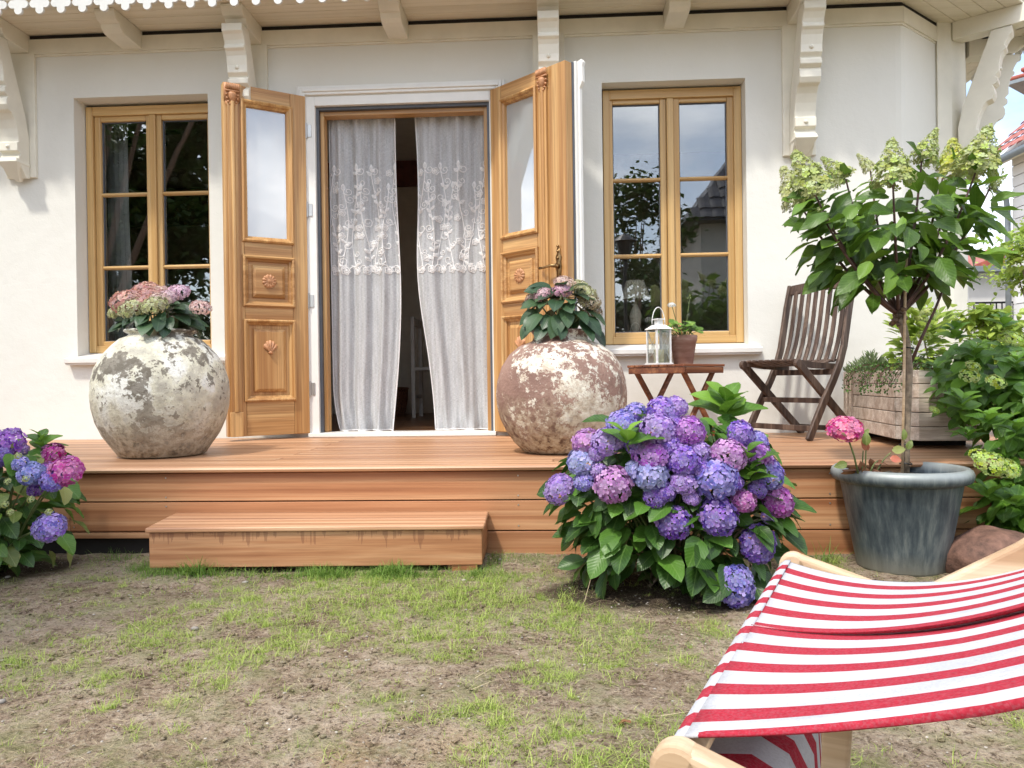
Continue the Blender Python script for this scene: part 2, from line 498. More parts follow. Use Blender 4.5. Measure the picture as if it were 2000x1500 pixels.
def m_curtain():
    t = NT('sheer_white_linen')
    c0 = t.coord(rand=0, scale=(700, 1, 60))
    c1 = t.coord(rand=0, scale=(50, 1, 700))
    w = t.math('ADD', t.math('MULTIPLY', t.noise(c0, 1.0, 3), 0.5), t.math('MULTIPLY', t.noise(c1, 1.0, 3), 0.5))
    v = t.coord(rand=0, scale=(60, 1, 4))
    s = t.noise(v, 1.0, 3)
    a = t.ramp(t.math('ADD', t.math('MULTIPLY', w, 0.75), t.math('MULTIPLY', s, 0.25)), [(0.36, 0.40), (0.60, 0.88)])
    df = t.new("ShaderNodeBsdfDiffuse", Color=(0.85, 0.87, 0.89, 1))
    tl = t.new("ShaderNodeBsdfTranslucent", Color=(0.75, 0.74, 0.74, 1))
    tr = t.n.new("ShaderNodeBsdfTransparent")
    m1 = t.n.new("ShaderNodeMixShader")
    m1.inputs[0].default_value = 0.25
    t.link(df.outputs[0], m1.inputs[1])
    t.link(tl.outputs[0], m1.inputs[2])
    m2 = t.n.new("ShaderNodeMixShader")
    t.link(a, m2.inputs[0])
    t.link(tr.outputs[0], m2.inputs[1])
    t.link(m1.outputs[0], m2.inputs[2])
    return t.done(m2.outputs[0])


M['curtain'] = m_curtain()
M['embroidery'] = plain('white_cotton_embroidery', (0.86, 0.85, 0.84), 0.9, var=0.04, nscale=80)


def m_canvas():
    t = NT('red_white_striped_canvas')
    uv = t.n.new("ShaderNodeUVMap")
    sp = t.n.new("ShaderNodeSeparateXYZ")
    t.link(uv.outputs[0], sp.inputs[0])
    q = t.math('FRACT', t.math('ADD', t.math('MULTIPLY', sp.outputs[1], 10.4), 0.9))
    red = t.math('MULTIPLY', t.math('GREATER_THAN', q, 0.32), t.math('LESS_THAN', q, 0.76))
    v = t.coord(rand=0)
    n = t.noise(v, 260, 2)
    rc_ = t.ramp(n, [(0.3, (0.36, 0.018, 0.035)), (0.7, (0.47, 0.035, 0.06))])
    wc = t.ramp(t.noise(v, 9, 5, 0.65), [(0.3, (0.50, 0.51, 0.54)), (0.7, (0.60, 0.61, 0.63))])
    c = t.mix(red, wc, rc_)
    c = t.mix(t.ramp(t.noise(v, 420, 2), [(0.40, 0.16), (0.52, 0.0)]), c, (0.25, 0.22, 0.24))
    cr_ = t.noise(t.coord(rand=0, scale=(3.0, 16.0, 3.0)), 1.0, 4, 0.55, 0.5)
    b = t.bsdf(c, 0.85, t.bump(t.math('ADD', t.math('MULTIPLY', cr_, 9.0), n), 0.35, 0.0016), spec=0.2, finish=False)
    tl = t.n.new("ShaderNodeBsdfTranslucent")
    t.link(c, tl.inputs[0])
    ms = t.n.new("ShaderNodeMixShader")
    ms.inputs[0].default_value = 0.15
    t.link(b.outputs[0], ms.inputs[1])
    t.link(tl.outputs[0], ms.inputs[2])
    return t.done(ms.outputs[0])


M['canvas'] = m_canvas()


def m_ground():
    t = NT('dry_garden_soil')
    v = t.coord(rand=0)
    big = t.noise(v, 0.55, 5, 0.6)
    med = t.noise(v, 3.2, 6, 0.65)
    fin = t.noise(v, 24, 6, 0.7)
    spk = t.noise(v, 95, 4, 0.7)
    c = t.ramp(t.math('ADD', t.math('MULTIPLY', med, 0.55), t.math('MULTIPLY', fin, 0.45)), [(0.37, (0.17, 0.115, 0.075)), (0.48, (0.335, 0.25, 0.175)), (0.60, (0.50, 0.40, 0.30))])
    c = t.mix(t.math('MULTIPLY', t.ramp(big, [(0.46, 0.0), (0.62, 1.0)]), 0.45), c, (0.13, 0.10, 0.075))
    c = t.mix(t.ramp(t.noise(v, 1.7, 4), [(0.60, 0.0), (0.72, 0.55)]), c, (0.40, 0.26, 0.12))
    c = t.mix(t.ramp(spk, [(0.55, 0.0), (0.66, 0.8)]), c, (0.52, 0.45, 0.35))
    c = t.mix(t.ramp(spk, [(0.34, 0.9), (0.44, 0.0)]), c, (0.06, 0.042, 0.03))
    s2 = t.noise(v, 48, 5, 0.75)
    c = t.mix(t.ramp(s2, [(0.37, 0.75), (0.45, 0.0)]), c, (0.09, 0.06, 0.04))
    c = t.mix(t.ramp(t.noise(v, 6.5, 6, 0.7), [(0.48, 0.0), (0.62, 0.5)]), c, (0.21, 0.23, 0.09))
    sp = t.n.new("ShaderNodeSeparateXYZ")
    t.link(v, sp.inputs[0])
    # darker soil in an ellipse round each of the two hydrangeas
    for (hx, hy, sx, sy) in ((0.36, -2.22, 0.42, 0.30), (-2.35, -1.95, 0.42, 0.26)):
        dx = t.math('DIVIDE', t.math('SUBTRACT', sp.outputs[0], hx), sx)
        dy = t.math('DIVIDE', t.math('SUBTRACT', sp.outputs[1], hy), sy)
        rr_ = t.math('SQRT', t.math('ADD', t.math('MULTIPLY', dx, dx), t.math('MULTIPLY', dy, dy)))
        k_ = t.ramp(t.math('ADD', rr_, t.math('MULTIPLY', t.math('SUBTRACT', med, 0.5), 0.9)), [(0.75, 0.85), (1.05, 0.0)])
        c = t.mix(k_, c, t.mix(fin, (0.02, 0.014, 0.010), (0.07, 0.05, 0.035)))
    h = t.math('ADD', t.math('MULTIPLY', fin, 0.7), t.math('MULTIPLY', spk, 0.35))
    t.bsdf(c, 0.95, t.bump(h, 1.0, 0.045), spec=0.1)
    return t.m


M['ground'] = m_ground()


def m_blade(name, a, b, trans=0.35):
    t = NT(name)
    geo = t.n.new("ShaderNodeNewGeometry")
    c = t.ramp(geo.outputs['Random Per Island'], [(0.0, a), (1.0, b)])
    bb = t.bsdf(c, 0.6, None, spec=0.3, finish=False)
    tl = t.n.new("ShaderNodeBsdfTranslucent")
    t.link(c, tl.inputs[0])
    ms = t.n.new("ShaderNodeMixShader")
    ms.inputs[0].default_value = trans
    t.link(bb.outputs[0], ms.inputs[1])
    t.link(tl.outputs[0], ms.inputs[2])
    return t.done(ms.outputs[0])


M['grass'] = m_blade('lawn_grass', (0.22, 0.33, 0.05), (0.52, 0.60, 0.17))
M['grass_lush'] = m_blade('lush_grass', (0.09, 0.20, 0.03), (0.26, 0.40, 0.08))
M['straw'] = m_blade('dry_straw', (0.30, 0.22, 0.13), (0.56, 0.47, 0.30), 0.1)
M['stone'] = plain('small_pale_stones', (0.42, 0.38, 0.33), 0.85, var=0.35, nscale=3)


def m_tiles(name, a, b):
    t = NT(name)
    v = t.coord()
    c = t.ramp(t.noise(v, 6, 4), [(0.3, a), (0.7, b)])
    t.bsdf(c, 0.6, t.bump(t.noise(v, 30, 3), 0.2, 0.01))
    return t.m


M['tile_red'] = m_tiles('red_roof_tile', (0.24, 0.05, 0.03), (0.38, 0.10, 0.065))
M['tile_dark'] = m_tiles('dark_roof_tile', (0.03, 0.03, 0.035), (0.075, 0.075, 0.085))


def m_riser():
    """larch like the fascia, with dark tannin drips running from the tread edge"""
    m = M['deck_x'].copy()
    m.name = 'larch_with_drip_stains'
    nt = m.node_tree
    b = [n for n in nt.nodes if n.type == 'BSDF_PRINCIPLED'][0]
    src = b.inputs['Base Color'].links[0].from_socket
    t = NT.__new__(NT)
    t.m, t.t, t.n = m, nt, nt.nodes
    v = t.coord(rand=0, scale=(34, 0.5, 0.6))
    sp = t.n.new("ShaderNodeSeparateXYZ")
    t.link(t.coord(rand=0), sp.inputs[0])
    n = t.noise(v, 1.0, 3, 0.7)
    n2 = t.noise(t.coord(rand=0, scale=(9, 0.5, 0.2)), 1.0, 3, 0.6)
    ln = t.math('MULTIPLY', t.math('MAXIMUM', t.math('SUBTRACT', t.math('MULTIPLY', n2, n), 0.24), 0.0), 0.55)
    mask = t.math('MULTIPLY', t.math('GREATER_THAN', t.math('ADD', sp.outputs[2], ln), 0.1765), t.math('GREATER_THAN', n, 0.50))
    c = t.mix(t.math('MULTIPLY', mask, 0.42), src, (0.14, 0.045, 0.025))
    t.link(c, b.inputs['Base Color'])
    return m


M['riser'] = m_riser()
M['house_white'] = plain('white_house_paint', (0.70, 0.68, 0.66), 0.8, var=0.05, nscale=2)
M['house_pink'] = plain('pinkish_house_paint', (0.60, 0.49, 0.44), 0.8, var=0.05, nscale=2)
M['house_tan'] = plain('pale_grey_house_paint', (0.42, 0.40, 0.36), 0.8, var=0.05, nscale=2)


# ------------------------------------------------------------------ mesh helpers
ORG = {}


class MB:
    """collects shapes into one mesh"""

    def __init__(s):
        s.v, s.f = [], []

    def add(s, verts, faces):
        k = len(s.v)
        s.v += [tuple(p) for p in verts]
        s.f += [tuple(i + k for i in f) for f in faces]
        return s

    def box(s, a, b):
        x0, x1 = sorted((a[0], b[0]))
        y0, y1 = sorted((a[1], b[1]))
        z0, z1 = sorted((a[2], b[2]))
        return s.add([(x0, y0, z0), (x1, y0, z0), (x1, y1, z0), (x0, y1, z0), (x0, y0, z1), (x1, y0, z1), (x1, y1, z1), (x0, y1, z1)],
                     [(0, 3, 2, 1), (4, 5, 6, 7), (0, 1, 5, 4), (1, 2, 6, 5), (2, 3, 7, 6), (3, 0, 4, 7)])

    def bar(s, p, q, w, t, up=(0, 0, 1)):
        """rectangular bar from p to q, w across 'side', t along 'up'"""
        p, q, up = Vector(p), Vector(q), Vector(up)
        d = (q - p).normalized()
        side = d.cross(up)
        if side.length < 1e-4:
            side = d.cross(Vector((1, 0, 0)))
        side.normalize()
        un = side.cross(d)
        vs_ = []
        for c in (p, q):
            for a, b in ((-1, -1), (1, -1), (1, 1), (-1, 1)):
                vs_.append(c + side * (a * w / 2) + un * (b * t / 2))
        return s.add(vs_, [(3, 2, 1, 0), (4, 5, 6, 7), (0, 1, 5, 4), (1, 2, 6, 5), (2, 3, 7, 6), (3, 0, 4, 7)])

    def path_bar(s, pts, w, t, up):
        """bar with a rectangular section swept along points; 'up' is the constant side axis (width w)"""
        pts = [Vector(p) for p in pts]
        up = Vector(up).normalized()
        n = len(pts)
        vs_, fs = [], []
        for i, c in enumerate(pts):
            d = (pts[min(i + 1, n - 1)] - pts[max(i - 1, 0)]).normalized()
            nn = d.cross(up).normalized()
            for a, b in ((-1, -1), (1, -1), (1, 1), (-1, 1)):
                vs_.append(c + up * (a * w / 2) + nn * (b * t / 2))
        for i in range(n - 1):
            for k in range(4):
                fs.append((i * 4 + k, i * 4 + (k + 1) % 4, i * 4 + 4 + (k + 1) % 4, i * 4 + 4 + k))
        fs.append((3, 2, 1, 0))
        fs.append(tuple((n - 1) * 4 + k for k in range(4)))
        return s.add(vs_, fs)

    def tube(s, pts, rad, seg=8, caps=True):
        pts = [Vector(p) for p in pts]
        n = len(pts)
        rr = rad if isinstance(rad, (list, tuple)) else [rad] * n
        prev = None
        vs_, fs = [], []
        for i, c in enumerate(pts):
            d = (pts[min(i + 1, n - 1)] - pts[max(i - 1, 0)])
            d = d.normalized() if d.length > 1e-9 else Vector((0, 0, 1))
            if prev is None:
                a = d.orthogonal().normalized()
            else:
                a = prev - d * prev.dot(d)
                a = a.normalized() if a.length > 1e-6 else d.orthogonal().normalized()
            prev = a
            b = d.cross(a)
            for k in range(seg):
                th = 2 * PI * k / seg
                vs_.append(c + (a * math.cos(th) + b * math.sin(th)) * rr[i])
        for i in range(n - 1):
            for k in range(seg):
                fs.append((i * seg + k, i * seg + (k + 1) % seg, (i + 1) * seg + (k + 1) % seg, (i + 1) * seg + k))
        if caps:
            fs.append(tuple(range(seg))[::-1])
            fs.append(tuple((n - 1) * seg + k for k in range(seg)))
        return s.add(vs_, fs)

    def lathe(s, prof, seg=32, c=(0, 0, 0), wob=None):
        vs_, fs = [], []
        n = len(prof)
        for i, (r_, z_) in enumerate(prof):
            for k in range(seg):
                th = 2 * PI * k / seg
                rr = r_ * (1 + (wob(th, z_) if wob else 0))
                vs_.append((c[0] + rr * math.cos(th), c[1] + rr * math.sin(th), c[2] + z_))
        for i in range(n - 1):
            for k in range(seg):
                fs.append((i * seg + k, i * seg + (k + 1) % seg, (i + 1) * seg + (k + 1) % seg, (i + 1) * seg + k))
        if prof[0][0] > 1e-4:
            fs.append(tuple(range(seg))[::-1])
        if prof[-1][0] > 1e-4:
            fs.append(tuple((n - 1) * seg + k for k in range(seg)))
        return s.add(vs_, fs)

    def prism(s, poly, fn, t0, t1):
        """poly of 2D points, fn(u, v, t) -> 3D"""
        n = len(poly)
        vs_ = [fn(u, v, t0) for u, v in poly] + [fn(u, v, t1) for u, v in poly]
        fs = [tuple(range(n))[::-1], tuple(range(n, 2 * n))]
        fs += [(i, (i + 1) % n, n + (i + 1) % n, n + i) for i in range(n)]
        return s.add(vs_, fs)

    def rings(s, x0, x1, z0, z1, steps, fn=None):
        """nested rectangles: steps = [(inset, height)], closed by a flat centre; lies in x/z, height along -y"""
        fn = fn or (lambda x, h, z: (x, -h, z))
        vs_, fs = [], []
        for ins, h in steps:
            vs_ += [fn(x0 + ins, h, z0 + ins), fn(x1 - ins, h, z0 + ins), fn(x1 - ins, h, z1 - ins), fn(x0 + ins, h, z1 - ins)]
        n = len(steps)
        for i in range(n - 1):
            for k in range(4):
                fs.append((i * 4 + k, i * 4 + (k + 1) % 4, i * 4 + 4 + (k + 1) % 4, i * 4 + 4 + k))
        return s.add(vs_, fs), n

    def panel(s, x0, x1, z0, z1, steps, fn=None):
        k = len(s.v)
        _, n = s.rings(x0, x1, z0, z1, steps, fn)
        s.f.append(tuple(k + (n - 1) * 4 + j for j in range(4)))
        return s

    def build(s, name, mat, parent=None, bevel=0.0, smooth=False, world=True, kind=None, seg=2, origin=None):
        me = bpy.data.meshes.new(name)
        o = bpy.data.objects.new(name, me)
        off = Vector((0, 0, 0))
        if parent is not None and world:
            off = ORG.get(parent.name, Vector((0, 0, 0)))
        if origin is not None:
            off = Vector(origin)
            o.location = off
        me.from_pydata([(a - off.x, b - off.y, c - off.z) for a, b, c in s.v], [], s.f)
        import bmesh
        bm = bmesh.new()
        bm.from_mesh(me)
        bmesh.ops.recalc_face_normals(bm, faces=bm.faces)
        bm.to_mesh(me)
        bm.free()
        me.materials.append(M[mat] if isinstance(mat, str) else mat)
        if smooth:
            me.polygons.foreach_set('use_smooth', [True] * len(me.polygons))
        COL.objects.link(o)
        if bevel:
            bv = o.modifiers.new('bevel', 'BEVEL')
            bv.width = bevel
            bv.segments = seg
            bv.limit_method = 'ANGLE'
            bv.angle_limit = math.radians(35)
        if parent is not None:
            o.parent = parent
        ORG[o.name] = off
        if kind:
            o['kind'] = kind
        return o


def thing(name, label, cat, loc=(0, 0, 0), rotz=0.0, group=None, world=True):
    o = bpy.data.objects.new(name, None)
    o.empty_display_size = 0.1
    COL.objects.link(o)
    o.location = loc
    o.rotation_euler = (0, 0, rotz)
    o['label'] = label
    o['category'] = cat
    if group:
        o['group'] = group
    ORG[o.name] = Vector(loc)
    return o


def tag(o, label, cat, group=None, kind=None):
    o['label'] = label
    o['category'] = cat
    if group:
        o['group'] = group
    if kind:
        o['kind'] = kind
    return o


def inst(name, me, parent, mat4, color=None):
    """another object on shared mesh data; mat4 is local to the parent"""
    o = bpy.data.objects.new(name, me)
    COL.objects.link(o)
    o.parent = parent
    o.matrix_basis = mat4
    if color:
        o.color = (*color, 1)
    return o


def leaf_geo(ny=7, wid=0.62, droop=0.25, fold=0.12, tip=1.0, serr=0.03, wave=0.0, peak=0.42):
    """unit leaf from (0,0,0) along +Y; returns verts, faces, uvs per vert"""
    vs_, uv, fs = [], [], []
    cols = (-1.0, -0.5, 0.0, 0.5, 1.0)
    p = math.log(0.5) / math.log(peak)
    for i in range(ny + 1):
        t = i / ny
        w = wid / 2 * max(0.0, math.sin(PI * (t ** p))) ** (0.75 * tip) if 0 < t < 1 else 0.012
        if 0 < i < ny:
            w *= 1 + serr * (1 if i % 2 else -1)
        for c in cols:
            x = c * w
            z = fold * abs(x) * 1.6 - droop * t * t + wave * math.sin(t * 9 + c * 2) * abs(c) * 0.05
            vs_.append((x, t * (1 - 0.12 * droop * t), z))
            uv.append((0.5 + x / wid * 0.9, t))
    for i in range(ny):
        for k in range(4):
            a = i * 5 + k
            fs.append((a, a + 1, a + 6, a + 5))
    return vs_, fs, uv


def geo_mesh(name, vs_, fs, uv, mat):
    me = bpy.data.meshes.new(name)
    me.from_pydata(vs_, [], fs)
    ul = me.uv_layers.new(name='UVMap')
    li = np.zeros(len(me.loops), dtype=np.int32)
    me.loops.foreach_get('vertex_index', li)
    ul.data.foreach_set('uv', np.array(uv, dtype=np.float32)[li].ravel())
    me.materials.append(M[mat])
    me.polygons.foreach_set('use_smooth', [True] * len(me.polygons))
    return me


def joined(name, geos, mats4, mat, parent=None, kind='stuff'):
    """many copies of small pieces as ONE mesh; geos list of (v,f,uv), mats4 list of (index, Matrix)"""
    V, Fc, U = [], [], []
    base = 0
    arrs = [(np.array(g[0]), np.array(g[1]), np.array(g[2])) for g in geos]
    for gi, m in mats4:
        gv, gf, gu = arrs[gi]
        mm = np.array(m)
        V.append(gv @ mm[:3, :3].T + mm[:3, 3])
        Fc.append(gf + base)
        U.append(gu)
        base += len(gv)
    V = np.concatenate(V)
    Fc = np.concatenate(Fc)
    U = np.concatenate(U).astype(np.float32)
    off = ORG.get(parent.name, Vector((0, 0, 0))) if parent is not None else Vector((0, 0, 0))
    V = V - np.array(off)
    me = bpy.data.meshes.new(name)
    k = Fc.shape[1]
    me.vertices.add(len(V))
    me.vertices.foreach_set('co', V.astype(np.float32).ravel())
    me.loops.add(Fc.size)
    me.loops.foreach_set('vertex_index', Fc.astype(np.int32).ravel())
    me.polygons.add(len(Fc))
    me.polygons.foreach_set('loop_start', np.arange(0, Fc.size, k, dtype=np.int32))
    me.polygons.foreach_set('loop_total', np.full(len(Fc), k, dtype=np.int32))
    me.update(calc_edges=True)
    ul = me.uv_layers.new(name='UVMap')
    ul.data.foreach_set('uv', U[Fc.ravel()].ravel())
    me.polygons.foreach_set('use_smooth', [True] * len(me.polygons))
    me.materials.append(M[mat])
    o = bpy.data.objects.new(name, me)
    COL.objects.link(o)
    if parent is not None:
        o.parent = parent
    if kind:
        o['kind'] = kind
    ORG[o.name] = off
    return o


def orient(pos, direction, up, scale, roll=0.0, sx=1.0):
    """matrix that puts +Y along direction and +Z near up"""
    y = Vector(direction).normalized()
    z = Vector(up)
    z = (z - y * z.dot(y))
    if z.length < 1e-4:
        z = y.orthogonal()
    z.normalize()
    x = y.cross(z)
    m = Matrix((x, y, z)).transposed().to_4x4()
    return Matrix.Translation(Vector(pos)) @ m @ Matrix.Rotation(roll, 4, 'Y') @ Matrix.Diagonal((scale * sx, scale, scale, 1))


def rv(a=1.0):
    return Vector((R.uniform(-a, a), R.uniform(-a, a), R.uniform(-a, a)))

# ================================================================== SETTING
def ground_z(x, y):
    z = 0.018 * math.exp(-((x + 1.2) ** 2) / 2.2) * (1 if y < -1.2 else 0.6)
    z += 0.012 * mn.noise(Vector((x * 1.3, y * 1.3, 0))) + 0.006 * mn.noise(Vector((x * 5, y * 5, 3)))
    return z


def build_ground():
    xs = [-400, -120, -40, -18, -9] + [-5 + 0.05 * i for i in range(181)] + [6, 9, 18, 40, 120, 400]
    ys = [-400, -120, -40, -18, -9, -6.5] + [-5.2 + 0.04 * i for i in range(106)] + [0, 2, 8, 20, 60, 150, 400]
    V = []
    for y in ys:
        for x in xs:
            near = -5 <= x <= 4 and -5.2 <= y <= -1
            z = ground_z(x, y) if near else (ground_z(max(-5, min(4, x)), max(-5.2, min(-1, y))) if abs(x) < 10 and abs(y) < 10 else 0.0)
            if near:
                z += 0.010 * mn.noise(Vector((x * 14, y * 14, 9))) + 0.005 * mn.noise(Vector((x * 37, y * 37, 1)))
            V.append((x, y, z))
    n = len(xs)
    Fc = [(j * n + i, j * n + i + 1, (j + 1) * n + i + 1, (j + 1) * n + i) for j in range(len(ys) - 1) for i in range(n - 1)]
    b = MB()
    b.v, b.f = V, Fc
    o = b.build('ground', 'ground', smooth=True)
    o['kind'] = 'structure'
    return o


build_ground()

# ------------------------------------------------------------------ the villa
villa = thing('villa', 'cream plastered villa with oak windows, open double doors and bracketed white eaves behind the terrace', 'house', (0, 0, 0))
WT = 0.36
OPEN = [(-3.175, -2.255, 0.93, 2.69), (0.348, 1.262, 0.93, 2.672), (-1.60, -0.365, 0.36, 2.645)]


def wall_mesh():
    b = MB()
    X = sorted({-7.0, 2.20} | {v for o in OPEN for v in o[:2]})
    Zs = sorted({-0.3, 3.4} | {v for o in OPEN for v in o[2:]})
    for i in range(len(X) - 1):
        for j in range(len(Zs) - 1):
            cx, cz = (X[i] + X[i + 1]) / 2, (Zs[j] + Zs[j + 1]) / 2
            if any(o[0] < cx < o[1] and o[2] < cz < o[3] for o in OPEN):
                continue
            for y, rev in ((0.0, False), (WT, True)):
                q = [(X[i], y, Zs[j]), (X[i + 1], y, Zs[j]), (X[i + 1], y, Zs[j + 1]), (X[i], y, Zs[j + 1])]
                b.add(q, [(3, 2, 1, 0) if rev else (0, 1, 2, 3)])
    for x0, x1, z0, z1 in OPEN:
        b.add([(x0, 0, z0), (x0, WT, z0), (x0, WT, z1), (x0, 0, z1)], [(0, 1, 2, 3)])
        b.add([(x1, 0, z0), (x1, 0, z1), (x1, WT, z1), (x1, WT, z0)], [(0, 1, 2, 3)])
        b.add([(x0, 0, z1), (x0, WT, z1), (x1, WT, z1), (x1, 0, z1)], [(0, 1, 2, 3)])
        b.add([(x0, 0, z0), (x1, 0, z0), (x1, WT, z0), (x0, WT, z0)], [(0, 1, 2, 3)])
    return b


wm = wall_mesh()
# rounded corner, the receding bay face and the side wall
rc_pts = [(2.20, 0.0), (2.235, 0.003), (2.265, 0.018), (2.295, 0.042), (2.615, 0.318)]
back = [(2.20, WT), (2.36, WT), (2.38, WT), (2.40, WT + 0.02), (2.46, 0.50)]
for i in range(len(rc_pts) - 1):
    for (a, c) in ((rc_pts[i], rc_pts[i + 1]), (back[i + 1], back[i])):
        wm.add([(a[0], a[1], -0.3), (c[0], c[1], -0.3), (c[0], c[1], 3.4), (a[0], a[1], 3.4)], [(0, 1, 2, 3)])
for a, c in (((2.615, 0.318), (2.80, 0.42)), ((2.80, 0.42), (2.965, 0.62)), ((2.965, 0.62), (3.02, 6.0))):
    wm.add([(a[0], a[1], -0.3), (c[0], c[1], -0.3), (c[0], c[1], 3.4), (a[0], a[1], 3.4)], [(0, 1, 2, 3)])
wall = wm.build('wall', 'plaster', villa, smooth=False)

# rooms behind
rb = MB()
rb.box((-7, 3.2, 0.40), (2.4, 3.3, 3.3)).box((-7.1, WT, 0.4), (-7.0, 3.2, 3.3)).box((2.41, 0.6, 0.4), (2.5, 3.2, 3.3))
rb.box((-1.95, WT + 0.01, 0.42), (-1.87, 1.3, 3.14)).box((-0.05, WT + 0.01, 0.42), (0.03, 1.9, 3.14))
rb.build('room_wall', 'room', villa)
MB().box((-7, WT, 3.15), (2.4, 3.2, 3.22)).build('room_ceiling', 'ceiling', villa)
for i in range(22):
    y0 = 0.05 + i * 0.145
    if y0 < 3.15:
        MB().box((-7 if y0 > WT else -1.597, y0, 0.36), (2.4 if y0 > WT else -0.367, y0 + 0.142, 0.415)).build('floorboard', 'floor_in', villa)
MB().box((-3.0, 3.14, 2.86), (2.4, 3.199, 3.13)).box((-7, 3.14, 2.5), (-3.0, 3.199, 2.9)).build('ceiling_beam', 'redbeam', villa)


# ---- windows (window > frame, casement, glazing bar, pane, sill)
def window(x0, x1, z0, z1, yf, gx, gz):
    """outer frame x0..x1, z0..z1, front face at y = yf"""
    fw = 0.048
    win = MB().box((x0, yf, z0), (x0 + fw, yf + 0.09, z1)).build('window', 'win_z', villa, bevel=0.004)
    MB().box((x1 - fw, yf, z0), (x1, yf + 0.09, z1)).build('frame_post', 'win_z', win, bevel=0.004)
    MB().box((x0 + fw, yf + 0.002, z1 - 0.062), (x1 - fw, yf + 0.09, z1)).build('frame_rail', 'win_x', win, bevel=0.004)
    MB().box((x0 + fw, yf + 0.002, z0), (x1 - fw, yf + 0.09, z0 + 0.048)).build('frame_rail', 'win_x', win, bevel=0.004)
    MB().box((x0 + fw, yf + 0.03, z0 + 0.040), (x1 - fw, yf + 0.07, z0 + 0.060)).build('shadow_gap', 'dark', win)
    cx = (gx[0][1] + gx[1][0]) / 2
    for k, (a, b) in enumerate(gx):
        ca, cb = a - 0.042, b + 0.042
        yc = yf + 0.018
        MB().box((ca, yc, gz[0] - 0.052), (a, yc + 0.06, gz[1] + 0.036)).build('casement_stile', 'win_z', win, bevel=0.006)
        MB().box((b, yc, gz[0] - 0.052), (cb, yc + 0.06, gz[1] + 0.036)).build('casement_stile', 'win_z', win, bevel=0.006)
        # bottom rail with a weather nose
        MB().box((a, yc + 0.002, gz[1]), (b, yc + 0.058, gz[1] + 0.036)).build('casement_rail', 'win_x', win, bevel=0.006)
        MB().box((a, yc - 0.004, gz[0] - 0.052), (b, yc + 0.058, gz[0])).build('casement_rail', 'win_x', win, bevel=0.006)
        gasket = MB()
        g = 0.006
        gasket.box((a, yc + 0.022, gz[0]), (a + g, yc + 0.04, gz[1])).box((b - g, yc + 0.022, gz[0]), (b, yc + 0.04, gz[1]))
        gasket.box((a + g, yc + 0.022, gz[1] - g), (b - g, yc + 0.04, gz[1])).box((a + g, yc + 0.022, gz[0]), (b - g, yc + 0.04, gz[0] + g))
        gasket.build('glazing_seal', 'gasket', win)
        h = (gz[1] - gz[0]) / 3.0
        for j in (1, 2):
            zz = gz[0] + h * j + 0.004
            MB().prism([(yc + 0.028, zz - 0.014), (yc + 0.012, zz - 0.010), (yc + 0.004, zz - 0.003), (yc + 0.004, zz + 0.003), (yc + 0.012, zz + 0.010), (yc + 0.028, zz + 0.014)],
                       lambda u, v, t: (t, u, v), a, b).build('glazing_bar', 'win_x', win)
        for j in range(3):
            MB().box((a + 0.002, yc + 0.0285, gz[0] + h * j + (0.004 if j else 0.002)), (b - 0.002, yc + 0.0325, gz[0] + h * (j + 1) - 0.002 + (0.004 if j < 2 else 0))).build('pane', 'glass', win)
    MB().box((cx - 0.0225, yf - 0.004, z0 + 0.06), (cx + 0.0225, yf + 0.016, z1 - 0.064)).build('astragal', 'win_z', win, bevel=0.007)
    return win


window(-3.17, -2.25, 0.985, 2.672, 0.12, [(-3.078, -2.756), (-2.648, -2.326)], (1.064, 2.575))
window(0.360, 1.260, 0.985, 2.660, 0.10, [(0.424, 0.734), (0.861, 1.171)], (1.064, 2.572))


def sill(x0, x1, zt):
    b = MB()
    b.prism([(0.13, zt + 0.035), (-0.045, zt), (-0.06, zt - 0.006), (-0.06, zt - 0.036), (-0.05, zt - 0.036), (-0.05, zt - 0.048), (0.13, zt - 0.048)], lambda u, v, t: (t, u, v), x0, x1)
    b.build('window_sill', 'sill', villa, bevel=0.003)


sill(-3.232, -2.137, 0.948)
sill(0.20, 1.337, 0.951)

# ---- door opening: casing, linings, threshold
c = MB()
zt, xl, xr = 2.645, -1.598, -0.367
for x0, x1 in ((xl, -1.536), (-0.383, xr)):
    c.box((x0, 0.0, 0.425), (x1, 0.05, zt))
c.box((-1.536, 0.0, 2.585), (-0.383, 0.05, zt))
casing = c.build('door_casing', 'trim', villa, bevel=0.003)
mo = MB()
for ins, d0, d1 in ((0.0, 0.012, 0.0), (0.022, 0.026, 0.0), (0.040, 0.016, 0.0)):
    x0, x1 = -1.655 + ins, -0.278 - ins
    z1 = 2.712 - ins
    w = 0.020
    mo.box((x0 - 0.0, -d0, 0.425), (x0 + w, 0.002, z1)).box((x1 - w, -d0, 0.425), (x1, 0.002, z1)).box((x0 + w, -d0, z1 - w), (x1 - w, 0.002, z1))
mo.build('architrave_moulding', 'trim', casing, bevel=0.004)
g = MB()
g.box((-1.536, 0.03, 0.43), (-1.519, 0.12, 2.585)).box((-0.400, 0.03, 0.43), (-0.383, 0.12, 2.585)).box((-1.519, 0.03, 2.565), (-0.400, 0.12, 2.585))
g.build('door_seal', 'gasket', villa)
MB().box((-1.519, 0.06, 0.43), (-1.494, 0.14, 2.565)).build('door_frame_post', 'oak_z', villa, bevel=0.003)
MB().box((-0.425, 0.06, 0.43), (-0.400, 0.14, 2.565)).build('door_frame_post', 'oak_z', villa, bevel=0.003)
MB().box((-1.494, 0.06, 2.535), (-0.425, 0.14, 2.565)).build('door_frame_head', 'oak_x', villa, bevel=0.003)
MB().box((-1.60, -0.035, 0.402), (-0.365, 0.14, 0.428)).build('threshold', 'trim', villa, bevel=0.003)
